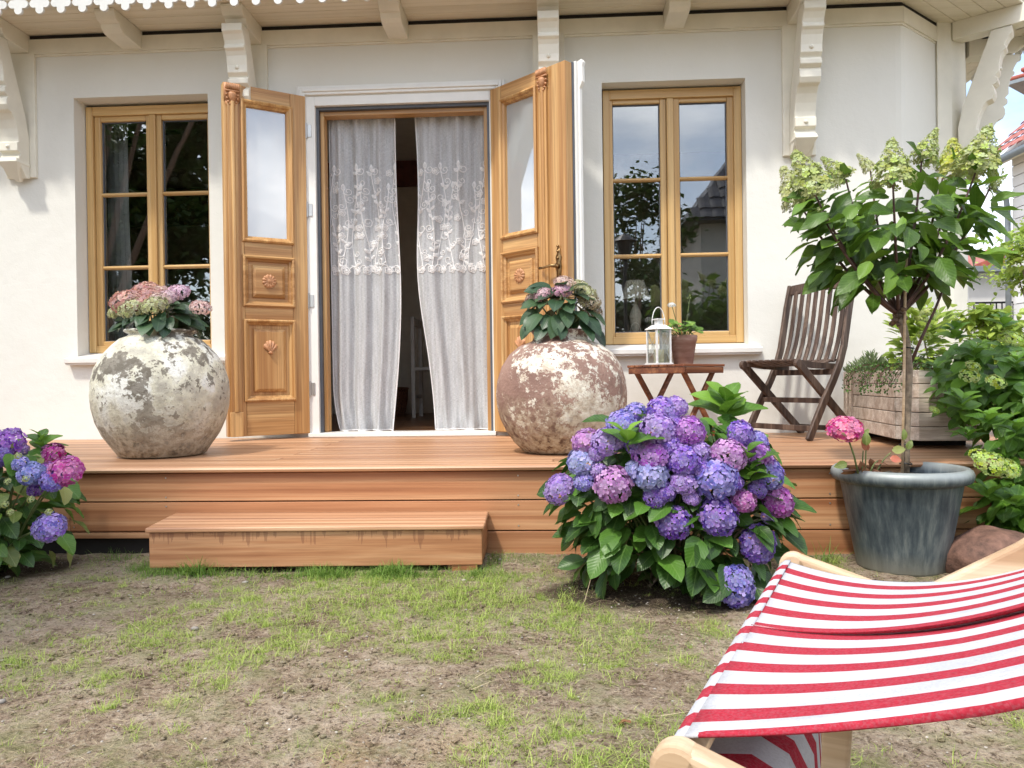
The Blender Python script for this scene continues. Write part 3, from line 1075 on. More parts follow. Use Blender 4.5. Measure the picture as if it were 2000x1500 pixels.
for hz in (2.42, 1.90, 1.30, 0.72):
    MB().tube([(-1.592, -0.012, hz - 0.05), (-1.592, -0.012, hz + 0.05)], 0.008, 8).box((-1.590, -0.006, hz - 0.04), (-1.560, -0.001, hz + 0.04)).build('hinge', 'steel', villa)


# ---- door leaves
def rosette(b, cx, cz, r, y, sg, n=12):
    def fn(x, z, h):
        return (sg * x, y - h, z)
    vs_, fs = [fn(cx, cz, 0.012)], []
    seg = n * 4
    for ring, (rr, h) in enumerate(((0.14, 0.014), (0.28, 0.007), (0.55, 0.012), (0.88, 0.012), (1.0, 0.002))):
        for k in range(seg):
            th = 2 * PI * k / seg
            pet = abs(math.sin(th * n / 2))
            q = r * rr * (1 - (0.10 * (1 - pet) if ring >= 3 else 0))
            hh = h * (0.45 + 0.55 * pet) if ring >= 2 else h
            vs_.append(fn(cx + q * math.cos(th), cz + q * math.sin(th), hh))
    for k in range(seg):
        fs.append((0, 1 + k, 1 + (k + 1) % seg))
    for ring in range(4):
        for k in range(seg):
            a = 1 + ring * seg
            fs.append((a + k, a + seg + k, a + seg + (k + 1) % seg, a + (k + 1) % seg))
    b.add(vs_, fs)


def shell(b, cx, cz, w, h, y, sg):
    def fn(x, z, t):
        return (sg * x, y - t, z)
    vs_, fs = [fn(cx, cz - h * 0.62, 0.014)], []
    n = 20
    for rr, hh in ((0.5, 0.016), (0.92, 0.013), (1.0, 0.0)):
        for k in range(n + 1):
            th = PI * 0.14 + PI * 0.72 * k / n
            rib = abs(math.sin(k / n * PI * 5))
            q = rr * (0.9 + 0.1 * rib)
            vs_.append(fn(cx + math.cos(th) * w * 0.62 * q, cz - h * 0.62 + math.sin(th) * h * 1.1 * q, hh * (0.5 + 0.5 * rib)))
    for k in range(n):
        fs.append((0, 1 + k, 2 + k))
        for ring in range(2):
            a = 1 + ring * (n + 1)
            fs.append((a + k, a + n + 1 + k, a + n + 2 + k, a + 1 + k))
    b.add(vs_, fs)
    b.lathe([(0.0, -0.012), (0.012, -0.006), (0.014, 0.002), (0.006, 0.012), (0, 0.012)], 10, fn(cx, cz - h * 0.62, 0.006))


def door_leaf(sg, W, loc, rotz, capital_u, cap_w, handle):
    X = lambda u: sg * u
    T = 0.062
    root = MB()
    H0, H1 = 0.0, 2.215
    a, b_ = 0.100, 0.400
    root.box((X(0), 0, H0), (X(a), T, H1))
    dr = root.build('door', 'oak_z', villa, bevel=0.004, world=False)
    dr.location = loc
    dr.rotation_euler = (0, 0, rotz)
    dr['label'] = 'left door leaf swung open' if sg < 0 else 'right door leaf swung open with brass handle'
    # lock stile
    MB().box((X(b_), 0.0, H0), (X(W), T, H1)).build('lock_stile', 'oak_z', dr, bevel=0.004, world=False)
    z_r = [(0.0, 0.228), (0.730, 0.830), (1.135, 1.240), (2.115, H1)]
    for z0, z1 in z_r:
        MB().box((X(a + 0.0008), 0.001, z0), (X(b_ - 0.0008), T - 0.001, z1)).build('rail', 'oak_x', dr, bevel=0.002, world=False)
    fn = lambda x, h, z: (X(x), -h, z)
    # glazed light: bolection moulding and pane
    MB().panel(a - 0.012, b_ + 0.012, 1.230, 2.125, [(0, 0.0), (0.0, 0.014), (0.010, 0.020), (0.020, 0.014), (0.024, 0.002), (0.036, -0.006), (0.040, -0.026)], fn).build('glass_moulding', 'oak_z', dr, world=False)
    gm = bpy.data.objects[dr.children[-1].name]
    # open the centre of that moulding (remove the closing face)
    import bmesh
    bm = bmesh.new()
    bm.from_mesh(gm.data)
    fc = [f for f in bm.faces if f.calc_area() > 0.08 and abs(f.normal.y) > 0.9]
    bmesh.ops.delete(bm, geom=fc, context='FACES_ONLY')
    bm.to_mesh(gm.data)
    bm.free()
    MB().box((X(a + 0.020), 0.024, 1.262), (X(b_ - 0.020), 0.030, 2.092)).build('pane', 'door_glass', dr, world=False)
    # raised and fielded panels
    for z0, z1, ins in ((0.820, 1.145, 0.058), (0.218, 0.740, 0.058)):
        MB().panel(a - 0.012, b_ + 0.012, z0, z1, [(0, 0.0), (0.0, 0.014), (0.009, 0.020), (0.018, 0.015), (0.023, 0.003), (0.034, -0.004), (0.038, -0.014), (ins, -0.014), (ins + 0.004, -0.005), (ins + 0.022, 0.004)], fn).build('fielded_panel', 'oak_x' if z0 > 0.5 else 'oak_z', dr, world=False)
    rs = MB()
    rosette(rs, (a + b_) / 2, 0.985, 0.046, -0.004, sg)
    rs.build('carved_rosette', 'carved', dr, smooth=True, world=False)
    sh = MB()
    shell(sh, (a + b_) / 2, 0.575, 0.085, 0.075, -0.004, sg)
    sh.build('carved_shell', 'carved', dr, smooth=True, world=False)
    # astragal strip on the lock stile with carved capital and plinth block
    cu = capital_u
    MB().box((X(cu - cap_w * 0.36), -0.016, 0.155), (X(cu + cap_w * 0.36), 0.0, H1 - 0.12)).tube([(X(cu), -0.016, 0.155), (X(cu), -0.016, H1 - 0.12)], cap_w * 0.16, 10).build('astragal', 'oak_z', dr, bevel=0.002, world=False)
    MB().box((X(cu - cap_w * 0.45), -0.021, 0.0), (X(cu + cap_w * 0.45), 0.0, 0.154)).build('plinth_block', 'oak_z', dr, bevel=0.003, world=False)
    cp = MB()
    hw = cap_w * 0.52
    if sg < 0:
        cp.prism([(cu - hw, 2.10), (cu + hw * 1.05, 2.10), (cu + hw * 1.05, 2.208), (cu - hw, 2.208)], lambda u, v, t: (X(u), -t, v), 0.001, 0.016)
        cp.prism([(cu - hw * 0.5, 2.055), (cu + hw * 0.6, 2.055), (cu + hw, 2.10), (cu - hw * 0.9, 2.10)], lambda u, v, t: (X(u), -t, v), 0.001, 0.014)
    for k in range(7):     # fluted cushion
        uu = cu - hw * 0.8 + hw * 1.6 * k / 6
        cp.tube([(X(uu), -0.018, 2.165), (X(uu), -0.028, 2.180), (X(uu), -0.026, 2.203)], hw * 0.17, 6)
    cp.tube([(X(cu - hw), -0.024, 2.158), (X(cu + hw), -0.024, 2.158)], 0.006, 6)
    for k in range(9):     # scalloped shield
        th = PI * (1 + k / 8)
        cp.add(*ico((X(cu + math.cos(th) * hw * 0.74), -0.018, 2.135 + math.sin(th) * 0.062), 0.0085))
    cp.lathe([(0.0, -0.055), (0.014, -0.045), (0.024, -0.02), (0.027, 0.0), (0.024, 0.012), (0, 0.014)], 12, (X(cu), -0.012, 2.138))
    cp.build('carved_capital', 'carved', dr, smooth=True, world=False)
    # rubber seal and painted outer face
    MB().box((X(0.004), T - 0.002, 0.0), (X(W + (0.006 if sg > 0 else -0.003)), T + 0.014, H1 + 0.004)).build('door_seal', 'gasket', dr, world=False)
    MB().box((X(0.0), T + 0.013, 0.0), (X(a + 0.02), T + 0.032, H1 + 0.01)).box((X(b_ - 0.02), T + 0.013, 0.0), (X(W + (0.018 if sg > 0 else -0.012)), T + 0.032, H1 + 0.01)).box((X(a + 0.02), T + 0.013, 0.0), (X(b_ - 0.02), T + 0.032, 1.25)).box((X(a + 0.02), T + 0.013, 2.10), (X(b_ - 0.02), T + 0.032, H1 + 0.01)).build('painted_outer_face', 'trim', dr, bevel=0.003, world=False)
    if handle:
        MB().prism([(W + 0.0, 2.225), (W + 0.045, 2.235), (W + 0.058, 2.215), (W + 0.05, 2.19), (W + 0.052, 2.10), (W + 0.03, 2.065), (W + 0.03, 0.02), (W + 0.0, 0.02)], lambda u, v, t: (X(u), t, v), T + 0.033, T + 0.060).build('outer_pilaster', 'trim', dr, bevel=0.004, world=False)
        hb = MB()
        hu, hz = 0.575, 1.005
        hb.prism([(hu - 0.012, hz - 0.15), (hu + 0.012, hz - 0.15), (hu + 0.016, hz - 0.03), (hu + 0.022, hz), (hu + 0.016, hz + 0.03), (hu + 0.022, hz + 0.055), (hu + 0.010, hz + 0.08), (hu + 0.012, hz + 0.10), (hu, hz + 0.125), (hu - 0.012, hz + 0.10), (hu - 0.010, hz + 0.08), (hu - 0.022, hz + 0.055), (hu - 0.016, hz + 0.03), (hu - 0.022, hz), (hu - 0.016, hz - 0.03)], lambda u, v, t: (X(u), -t, v), 0.0, 0.008)
        hb.tube([(X(hu), -0.004, hz), (X(hu), -0.045, hz)], [0.016, 0.010], 10)
        hb.tube([(X(hu + 0.01), -0.045, hz), (X(hu - 0.03), -0.05, hz + 0.003), (X(hu - 0.08), -0.052, hz - 0.004), (X(hu - 0.115), -0.05, hz - 0.002)], [0.013, 0.009, 0.007, 0.009], 10)
        for zz in (0.05, 0.09, 0.12):
            hb.add(*ico((X(hu), -0.012, hz + zz), 0.010))
        hb.build('handle', 'brass', dr, smooth=True, world=False)
    return dr


def ico(c, r, sub=1, sq=(1, 1, 1)):
    import bmesh
    bm = bmesh.new()
    bmesh.ops.create_icosphere(bm, subdivisions=sub, radius=r)
    vs_ = [(c[0] + v.co.x * sq[0], c[1] + v.co.y * sq[1], c[2] + v.co.z * sq[2]) for v in bm.verts]
    fs = [tuple(v.index for v in f.verts) for f in bm.faces]
    bm.free()
    return vs_, fs


ang_l = math.atan2(0.285, 0.425)
door_leaf(-1, 0.515, (-1.592, -0.018, 0.428), ang_l, 0.462, 0.088, False)
ang_r = math.atan2(-0.426, 0.478)
door_leaf(1, 0.640, (-0.375, -0.018, 0.428), ang_r, 0.470, 0.085, True)

# ---- wall plate under the eaves
pl = MB()
pp = [(-7.0, 0.0), (2.235, 0.0), (2.60, 0.315)]
for (a, c) in zip(pp[:-1], pp[1:]):
    d = Vector((c[0] - a[0], c[1] - a[1], 0)).normalized()
    n = Vector((d.y, -d.x, 0))
    for off, z0, z1 in ((0.022, 2.985, 3.082), (0.012, 2.972, 2.9845)):
        e = 0.009 if c[0] == 2.235 else 0.0
        q = [Vector((a[0], a[1], 0)) + n * off, Vector((c[0], c[1], 0)) + n * off + d * e, Vector((c[0], c[1], 0)) - n * 0.01, Vector((a[0], a[1], 0)) - n * 0.01]
        pl.add([(p.x, p.y, z) for z in (z0, z1) for p in q], [(3, 2, 1, 0), (4, 5, 6, 7), (0, 1, 5, 4), (1, 2, 6, 5), (2, 3, 7, 6), (3, 0, 4, 7)])
pl.build('wall_plate', 'eave', villa)
MB().prism([(-7.0, -0.012), (2.237, -0.012), (2.628, 0.318), (2.60, 0.42), (2.2, 0.1), (-7.0, 0.1)], lambda u, v, t: (u, v, t), 3.083, 3.1095).build('ventilation_gap', 'dark', villa)

# ---- soffit boards and roof
OUT = [(-7.0, -0.47), (2.42, -0.47), (3.30, 0.30), (3.42, 0.85), (3.30, 1.35), (3.05, 1.7), (3.05, 4.0), (-7.0, 4.0)]
for i in range(5):
    y1 = -0.008 - i * 0.0925
    MB().box((-7.0, y1 - 0.0895, 3.112), (2.25 + 0.9 * (0.0925 * i), y1, 3.128)).build('soffit_board', 'soffit', villa, bevel=0.003)
# boards of the polygonal corner run parallel to its outer edge
e0, e1 = Vector((2.42, -0.47, 0)), Vector((3.30, 0.30, 0))
ed = (e1 - e0).normalized()
en = Vector((-ed.y, ed.x, 0))
for i in range(6):
    a = e0 + en * (0.003 + i * 0.0925)
    c = e1 + en * (0.003 + i * 0.0925)
    k = 0.36 * i * 0.0925
    MB().add([(p.x, p.y, z) for z in (3.110, 3.126) for p in (a + ed * k, c + ed * 0.05 - ed * k * 0.2, c + en * 0.0895 + ed * 0.04 - ed * k * 0.2, a + en * 0.0895 + ed * (k + 0.035))],
             [(3, 2, 1, 0), (4, 5, 6, 7), (0, 1, 5, 4), (1, 2, 6, 5), (2, 3, 7, 6), (3, 0, 4, 7)]).build('soffit_board', 'soffit', villa, bevel=0.003)
for i in range(6):
    x = 3.40 - i * 0.1
    MB().add([(p[0], p[1], z) for z in (3.110, 3.126) for p in ((x - 0.097 - 0.0, 0.36 + 0.02 * i), (x - 0.003, 0.42 + 0.02 * i), (x - 0.03, 2.2), (x - 0.127, 2.2))],
             [(3, 2, 1, 0), (4, 5, 6, 7), (0, 1, 5, 4), (1, 2, 6, 5), (2, 3, 7, 6), (3, 0, 4, 7)]).build('soffit_board', 'soffit', villa, bevel=0.003)
MB().prism(OUT, lambda u, v, t: (u, v, t), 3.130, 3.40).build('roof', 'eave', villa)


# ---- rafter tails and brackets
def tail_poly(L=0.34, zb=2.992, zt=3.110):
    return [(0.0, zb), (0.20, zb + 0.002), (0.235, zb + 0.006), (0.262, zb + 0.022), (0.275, zb + 0.045), (0.276, zb + 0.052), (0.292, zb + 0.052), (0.308, zb + 0.058), (0.325, zb + 0.075), (L, zb + 0.10), (L, zt), (0.0, zt)]


def rafter(x, w=0.128):
    MB().prism(tail_poly(), lambda u, v, t: (t, -u, v), x - w / 2, x + w / 2).build('rafter_tail', 'eave', villa, bevel=0.004)


for x in (-2.752, -0.967, 0.809):
    rafter(x)

STRUT = [(0.335, 2.990), (0.335, 2.945), (0.318, 2.930), (0.300, 2.900), (0.292, 2.875), (0.302, 2.868), (0.302, 2.852), (0.285, 2.838), (0.272, 2.815), (0.262, 2.760),
         (0.262, 2.715), (0.247, 2.700), (0.238, 2.690), (0.254, 2.676), (0.254, 2.650), (0.236, 2.636), (0.224, 2.632), (0.236, 2.612), (0.238, 2.575), (0.222, 2.545),
         (0.190, 2.535), (0.165, 2.500), (0.145, 2.450), (0.134, 2.400), (0.130, 2.365), (0.146, 2.362), (0.146, 2.305), (0.120, 2.298), (0.114, 2.285), (0.128, 2.276),
         (0.128, 2.262), (0.105, 2.200), (0.060, 2.145), (0.030, 2.150), (0.026, 2.40), (0.06, 2.55), (0.22, 2.990)]


def bracket(base, d, w=0.135, post=True, L=0.34, scale=1.0):
    """console bracket: beam, curved strut and wall post; d = outward direction in plan"""
    d = Vector((d[0], d[1], 0)).normalized()
    s = Vector((-d.y, d.x, 0))
    bx = Vector((base[0], base[1], 0))

    def fn(u, v, t):
        p = bx + d * u * scale + s * t
        return (p.x, p.y, v)
    k = (L / 0.34)
    beam = MB().prism([(u * k, v) for u, v in tail_poly()], fn, -w / 2, w / 2).build('bracket', 'eave', villa, bevel=0.004)
    MB().prism(STRUT, fn, -w / 2 + 0.003, w / 2 - 0.003).build('strut', 'eave', beam, bevel=0.004)
    if post:
        MB().prism([(0.0, 2.16), (0.026, 2.16), (0.026, 2.988), (0.0, 2.988)], fn, -w / 2 - 0.035, w / 2 + 0.035).build('wall_post', 'eave', beam, bevel=0.003)
    drop = MB()
    c = fn(0.108, 2.212, 0)
    top = [fn(0.030, 2.258, -w / 2 + 0.006), fn(0.030, 2.258, w / 2 - 0.006), fn(0.155, 2.258, w / 2 - 0.006), fn(0.155, 2.258, -w / 2 + 0.006)]
    mid = [fn(0.030, 2.232, -w / 2 - 0.002), fn(0.030, 2.232, w / 2 + 0.002), fn(0.162, 2.232, w / 2 + 0.002), fn(0.162, 2.232, -w / 2 - 0.002)]
    tip = [fn(0.03, 2.128, -0.012), fn(0.03, 2.128, 0.012), fn(0.06, 2.128, 0.012), fn(0.06, 2.128, -0.012)]
    drop.add(top + mid + tip, [(0, 1, 2, 3)] + [(i, (i + 1) % 4, 4 + (i + 1) % 4, 4 + i) for i in range(4)] + [(4 + i, 4 + (i + 1) % 4, 8 + (i + 1) % 4, 8 + i) for i in range(4)] + [(8, 11, 10, 9)])
    drop.build('pendant_drop', 'eave', beam, bevel=0.003)
    for u, z in ((0.262, 2.745), (0.146, 2.333)):
        bc = MB()
        bc.add(*ico(fn(u, z, 0), 0.015))
        bc.build('bolt_cap', 'eave', beam, smooth=True)
    return beam


for x in (-3.53, -1.945, 0.008, 1.592):
    bracket((x, 0.0), (0, -1))
MB().prism([(2.60, 0.285), (2.70, 0.300), (2.83, 0.375), (2.86, 0.46), (2.62, 0.46)], lambda u, v, t: (u, v, t), -0.2, 3.12).build('corner_post', 'eave', villa, bevel=0.004)
bracket((2.735, 0.335), (0.81, -0.59), post=False, L=0.62, scale=1.0, w=0.11)
bracket((2.965, 0.63), (1.0, -0.05), post=False, L=0.42, w=0.12)


# ---- fretwork fringe
def lobe(cx, cz, r):
    """quatrefoil outline: four round lobes on a cross"""
    pts = []
    for k in range(4):
        a0 = PI / 2 * k
        lx, lz = cx + 0.60 * r * math.cos(a0), cz + 0.60 * r * math.sin(a0)
        for j in range(9):
            th = a0 - math.radians(112) + math.radians(224) * j / 8
            pts.append((lx + 0.40 * r * math.cos(th), lz + 0.40 * r * math.sin(th)))
    return pts


def fringe(a, c, zc=3.078):
    a, c = Vector((*a, 0)), Vector((*c, 0))
    L = (c - a).length
    d = (c - a).normalized()
    n = Vector((d.y, -d.x, 0))

    def fn(u, v, t):
        p = a + d * u + n * t
        return (p.x, p.y, v)
    fb = MB().prism([(0, zc + 0.050), (L, zc + 0.050), (L, zc + 0.16), (0, zc + 0.16)], fn, 0.0, 0.018).build('fringe_board', 'fringe', villa)
    k = int(L / 0.1335)
    for i in range(k):
        u = 0.067 + i * 0.1335
        MB().prism(lobe(u, zc, 0.062), fn, 0.001, 0.0165).build('fretwork_quatrefoil', 'fringe', fb)
        tt = None and [(u + 0.0668 + x * 0.030, zc + 0.030 + z * 0.030) for x, z in ((-1, 1), (-0.9, 0.2), (-0.35, 0.05), (-0.45, -0.6), (0, -1.0), (0.45, -0.6), (0.35, 0.05), (0.9, 0.2), (1, 1))]
    return fb


fringe((-4.6, -0.472), (2.42, -0.472))
fringe((3.30, 0.30), (3.42, 0.85))
fringe((3.42, 0.85), (3.30, 1.35))

# ------------------------------------------------------------------ terrace
deck = thing('terrace', 'reddish larch terrace platform with horizontal fascia boards along the villa wall', 'terrace', (0, 0, 0))
DX0, DX1 = -3.7, 2.75
ny_ = 12
bw = 1.60 / ny_
for i in range(ny_):
    y1 = -0.004 - i * bw
    for (a, c) in ((DX0, -0.9 + (0.9 if i % 2 else -0.4)), (-0.9 + (0.9 if i % 2 else -0.4) + 0.003, DX1)):
        MB().box((a, y1 - bw + 0.004, 0.374), (c, y1, 0.400)).build('deck_board', 'deck_top', deck, bevel=0.003)
MB().prism([(-1.606, 0.400), (-1.700, 0.400), (-1.712, 0.396), (-1.717, 0.388), (-1.712, 0.378), (-1.700, 0.374), (-1.606, 0.374)], lambda u, v, t: (t, u, v), DX0, DX1).build('nosing_board', 'deck_top', deck)
for k, (z0, z1) in enumerate(((0.2475, 0.3700), (0.1150, 0.2425), (-0.012, 0.1100))):
    for x0, x1 in (((DX0, -2.140), (-2.138, DX1)), ((DX0, -1.3), (-1.299, DX1)))[k == 2] if k else ((DX0, DX1),):
        zz0 = 0.084 if (k == 2 and x0 < -1.31) else z0
        MB().box((x0, -1.685, zz0), (x1, -1.66, z1)).build('fascia_board', 'deck_x', deck, bevel=0.003)
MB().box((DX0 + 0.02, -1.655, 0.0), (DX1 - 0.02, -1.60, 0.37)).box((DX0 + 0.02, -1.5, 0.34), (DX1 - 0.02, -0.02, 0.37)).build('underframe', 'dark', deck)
sc_ = MB()
for x in (-2.12, -2.16, -1.7, 1.16, 0.6, -0.15):
    for z in (0.135, 0.155 if x < -2.15 else 0.225, 0.265, 0.35):
        sc_.tube([(x, -1.6845, z), (x, -1.687, z)], 0.0035, 8)
sc_.build('screw_heads', 'steel', deck, kind='stuff')

step = thing('wooden_step', 'low larch box step on the lawn in front of the terrace below the open doors', 'step', (0, 0, 0))
TL, TR, TBL, TBR = (-1.600, -2.045), (-0.268, -2.000), (-1.655, -1.690), (-0.278, -1.690)
for k in range(2):
    f0, f1 = (0.0, 0.5) if k == 0 else (0.508, 1.0)
    L0 = [TL[i] + (TBL[i] - TL[i]) * f0 for i in (0, 1)]
    L1 = [TL[i] + (TBL[i] - TL[i]) * f1 for i in (0, 1)]
    R0 = [TR[i] + (TBR[i] - TR[i]) * f0 for i in (0, 1)]
    R1 = [TR[i] + (TBR[i] - TR[i]) * f1 for i in (0, 1)]
    MB().prism([tuple(L0), tuple(R0), tuple(R1), tuple(L1)], lambda u, v, t: (u, v, t), 0.180, 0.199).build('tread_board', 'deck_top', step, bevel=0.006, seg=3)
MB().prism([(-1.590, -2.032), (-0.280, -1.987), (-0.280, -1.963), (-1.590, -2.008)], lambda u, v, t: (u, v, t), 0.040, 0.1785).build('riser_board', 'riser', step, bevel=0.003)
MB().prism([(-0.302, -1.962), (-0.281, -1.962), (-0.284, -1.69), (-0.305, -1.69)], lambda u, v, t: (u, v, t), 0.042, 0.178).build('side_board', 'deck_y', step, bevel=0.002)
MB().prism([(-1.589, -2.006), (-1.567, -2.006), (-1.62, -1.69), (-1.642, -1.69)], lambda u, v, t: (u, v, t), 0.042, 0.178).build('side_board', 'deck_y', step, bevel=0.002)
for x0_ in (-1.45, -0.42):
    MB().box((x0_, -1.96, -0.02), (x0_ + 0.06, -1.72, 0.175)).build('support_block', 'deck_y', step)
MB().box((-0.40, -1.985, 0.005), (-0.30, -1.965, 0.039)).build('support_block', 'deck_x', step)

# ================================================================== THINGS ON THE TERRACE
# ---- curtains
def curtain(x0t, x1t, x0b, x1b, edge, folds, label, seed):
    """edge: function z-> extra shift of the inner edge"""
    rr = random.Random(seed)
    zt, zb = 2.62, 0.432
    nx, nz = 90, 80
    ph = [rr.uniform(0, 6.28) for _ in range(6)]

    def xz(s, q):
        z = zt + (zb - zt) * q
        xa, xb = x0t + (x0b - x0t) * q, x1t + (x1b - x1t) * q
        a_, b_ = edge(z)
        return xa + a_ + (xb + b_ - xa - a_) * s, z

    def P(s, q, off=0.0):
        x, z = xz(s, q)
        amp = 0.014 + 0.012 * q
        y = 0.165 + amp * math.sin(s * folds * 6.28 + ph[0] + 0.6 * math.sin(q * 3 + ph[1])) + 0.008 * math.sin(s * folds * 15.1 + ph[2] + q * 2)
        y += 0.02 * max(0, q - 0.94) / 0.06 * math.sin(s * 19 + ph[3])
        if q < 0.06:
            y += 0.01 * math.sin(s * 40) * (0.06 - q) / 0.06
            z -= 0.012 * abs(math.sin(s * 4.5 * PI)) * (0.06 - q) / 0.06
        return (x, y - off, z)
    V, Fc = [], []
    for j in range(nz + 1):
        for i in range(nx + 1):
            V.append(P(i / nx, j / nz))
    for j in range(nz):
        for i in range(nx):
            a = j * (nx + 1) + i
            Fc.append((a, a + 1, a + nx + 2, a + nx + 1))
    root = thing('curtain', label, 'curtain', ((x0t + x1t) / 2, 0.165, 0.43), group=None)
    b = MB()
    b.v, b.f = V, Fc
    b.build('cloth', 'curtain', root, smooth=True)
    hem = MB()
    for s0 in (0.0, 1.0):
        hem.tube([P(s0, j / 60) for j in range(61)], 0.0035, 5)
    hem.tube([P(i / 50, 1.0) for i in range(51)], 0.005, 5)
    hem.build('hem', 'embroidery', root, smooth=True)
    ties = MB()
    for k in range(5):
        s = 0.08 + k * 0.21
        x, y, z = P(s, 0.0)
        ties.tube([(x, y - 0.01, z + 0.005), (x + 0.012, y - 0.018, z - 0.03), (x + 0.004, y - 0.02, z - 0.075)], 0.0028, 5)
    ties.build('tie_tape', 'embroidery', root)
    # embroidery: scrolling vines, leaves and blossoms as cord lying on the cloth
    em = MB()
    W = abs(x1t - x0t)

    def put(pts, rad):
        pp_ = []
        for (u, z) in pts:
            s = u / W
            if not (0.0 <= s <= 1.0):
                continue
            q = (zt - z) / (zt - zb)
            pp_.append(P(s, q, 0.0015))
        if len(pp_) > 2:
            em.tube(pp_, rad * 0.80, 5)

    def spiral(u, z, r, turns, a0, sgn):
        n = 16
        put([(u + sgn * r * (1 - 0.85 * k / n) * math.cos(a0 + turns * 6.28 * k / n), z + r * (1 - 0.85 * k / n) * math.sin(a0 + turns * 6.28 * k / n)) for k in range(n + 1)], 0.0034)

    def flat_leaf(u, z, a, l):
        n = 8
        for w in (-1, 1):
            put([(u + l * (k / n) * math.cos(a) - w * 0.20 * l * math.sin(PI * k / n) * math.sin(a), z + l * (k / n) * math.sin(a) + w * 0.20 * l * math.sin(PI * k / n) * math.cos(a)) for k in range(n + 1)], 0.0034)
        put([(u + l * t * math.cos(a), z + l * t * math.sin(a)) for t in (0, 0.3, 0.6, 0.95)], 0.0042)

    def blossom(u, z, r):
        for ring in (1.0, 0.5):
            put([(u + r * ring * (0.85 + 0.15 * math.cos(5 * t)) * math.cos(t), z + r * ring * (0.85 + 0.15 * math.cos(5 * t)) * math.sin(t)) for t in [2 * PI * k / 20 for k in range(21)]], 0.0040)
        put([(u - r * 0.2, z), (u, z + 0.002), (u + r * 0.2, z)], 0.006)

    z0, z1 = 1.50, 2.19
    u = 0.03
    i = 0
    while u < W:
        # a stem that wavers upward
        st = [(u + 0.026 * math.sin((z1 - zz) * (8 + 3 * rr.random() * 0) + i * 2.1 + seed), zz) for zz in [z0 + (z1 - z0) * k / 26 for k in range(27)]]
        if i % 2:
            st = st[:22]
        put(st, 0.0036)
        for k in range(1, len(st) - 1, 2):
            uu, zz = st[k]
            sg = 1 if (k // 3 + i) % 2 else -1
            ty = rr.random()
            if ty < 0.34:
                flat_leaf(uu, zz, PI / 2 - sg * 0.85, 0.042)
                flat_leaf(uu, zz + 0.018, PI / 2 + sg * 0.8, 0.036)
            elif ty < 0.75:
                spiral(uu + sg * 0.030, zz, rr.uniform(0.018, 0.036), rr.uniform(1.0, 1.6), PI, sg)
            else:
                blossom(uu + sg * 0.036, zz + 0.012, 0.024)
        spiral(st[-1][0] + 0.03, st[-1][1], 0.030, 1.3, PI, 1)
        flat_leaf(st[-1][0], st[-1][1], PI / 2, 0.05)
        blossom(u + 0.005, z0 + 0.015, 0.027)
        put([(u + 0.02 + 0.03 * (1 - math.cos(t)), z0 - 0.005 + 0.055 * math.sin(t)) for t in [PI * k / 12 for k in range(13)]], 0.0036)
        u += 0.070
        i += 1
    e = em.build('embroidery', 'embroidery', root, smooth=True)
    return root


curtain(-1.495, -1.035, -1.490, -1.045, lambda z: (0.05 * max(0.0, (0.75 - z) / 0.33) ** 2 - 0.0 * z, 0.030 * math.exp(-((z - 1.35) / 0.55) ** 2) - 0.03 * math.exp(-((z - 0.35) / 0.35) ** 2)), 3.4,
        'sheer white embroidered curtain on the left side of the open doorway', 3)
curtain(-0.905, -0.40, -0.79, -0.405, lambda z: (-0.055 * math.exp(-((z - 1.45) / 0.50) ** 2), 0.0), 2.6,
        'sheer white embroidered curtain on the right side of the open doorway', 8)

# ---- seen through the gap and windows
bk = thing('wicker_basket', 'dark wicker basket on the indoor floor, seen between the curtains', 'basket', (-1.66, 2.75, 0.415))
b = MB()
b.lathe([(0.15, 0.0), (0.17, 0.06), (0.185, 0.16), (0.19, 0.27), (0.175, 0.27), (0.16, 0.03), (0, 0.03)], 28, (-1.66, 2.75, 0.415), wob=lambda th, z: 0.02 * math.sin(th * 28))
b.build('basket_body', 'wicker', bk)
b = MB()
b.tube([(-1.66 + 0.185 * math.cos(t), 2.75 + 0.185 * math.sin(t), 0.415 + 0.275) for t in [2 * PI * k / 24 for k in range(25)]], 0.014, 6)
b.build('basket_rim', 'wicker', bk, smooth=True)
sh = thing('white_chair', 'white painted wooden chair standing indoors behind the right curtain', 'chair', (-1.10, 2.3, 0.415))
for (x, y, h) in ((-1.29, 2.10, 0.95), (-1.29, 2.50, 0.95), (-0.90, 2.10, 0.46), (-0.90, 2.50, 0.46)):
    MB().box((x - 0.018, y - 0.018, 0.415), (x + 0.018, y + 0.018, 0.415 + h)).build('leg', 'whitewood', sh, bevel=0.004)
MB().box((-1.31, 2.08, 0.86), (-0.88, 2.52, 0.89)).build('seat', 'whitewood', sh, bevel=0.005)
MB().box((-1.305, 2.118, 1.28), (-1.275, 2.482, 1.36)).build('backrest', 'whitewood', sh, bevel=0.01)
MB().box((-1.30, 2.118, 0.60), (-1.28, 2.482, 0.63)).build('stretcher', 'whitewood', sh)

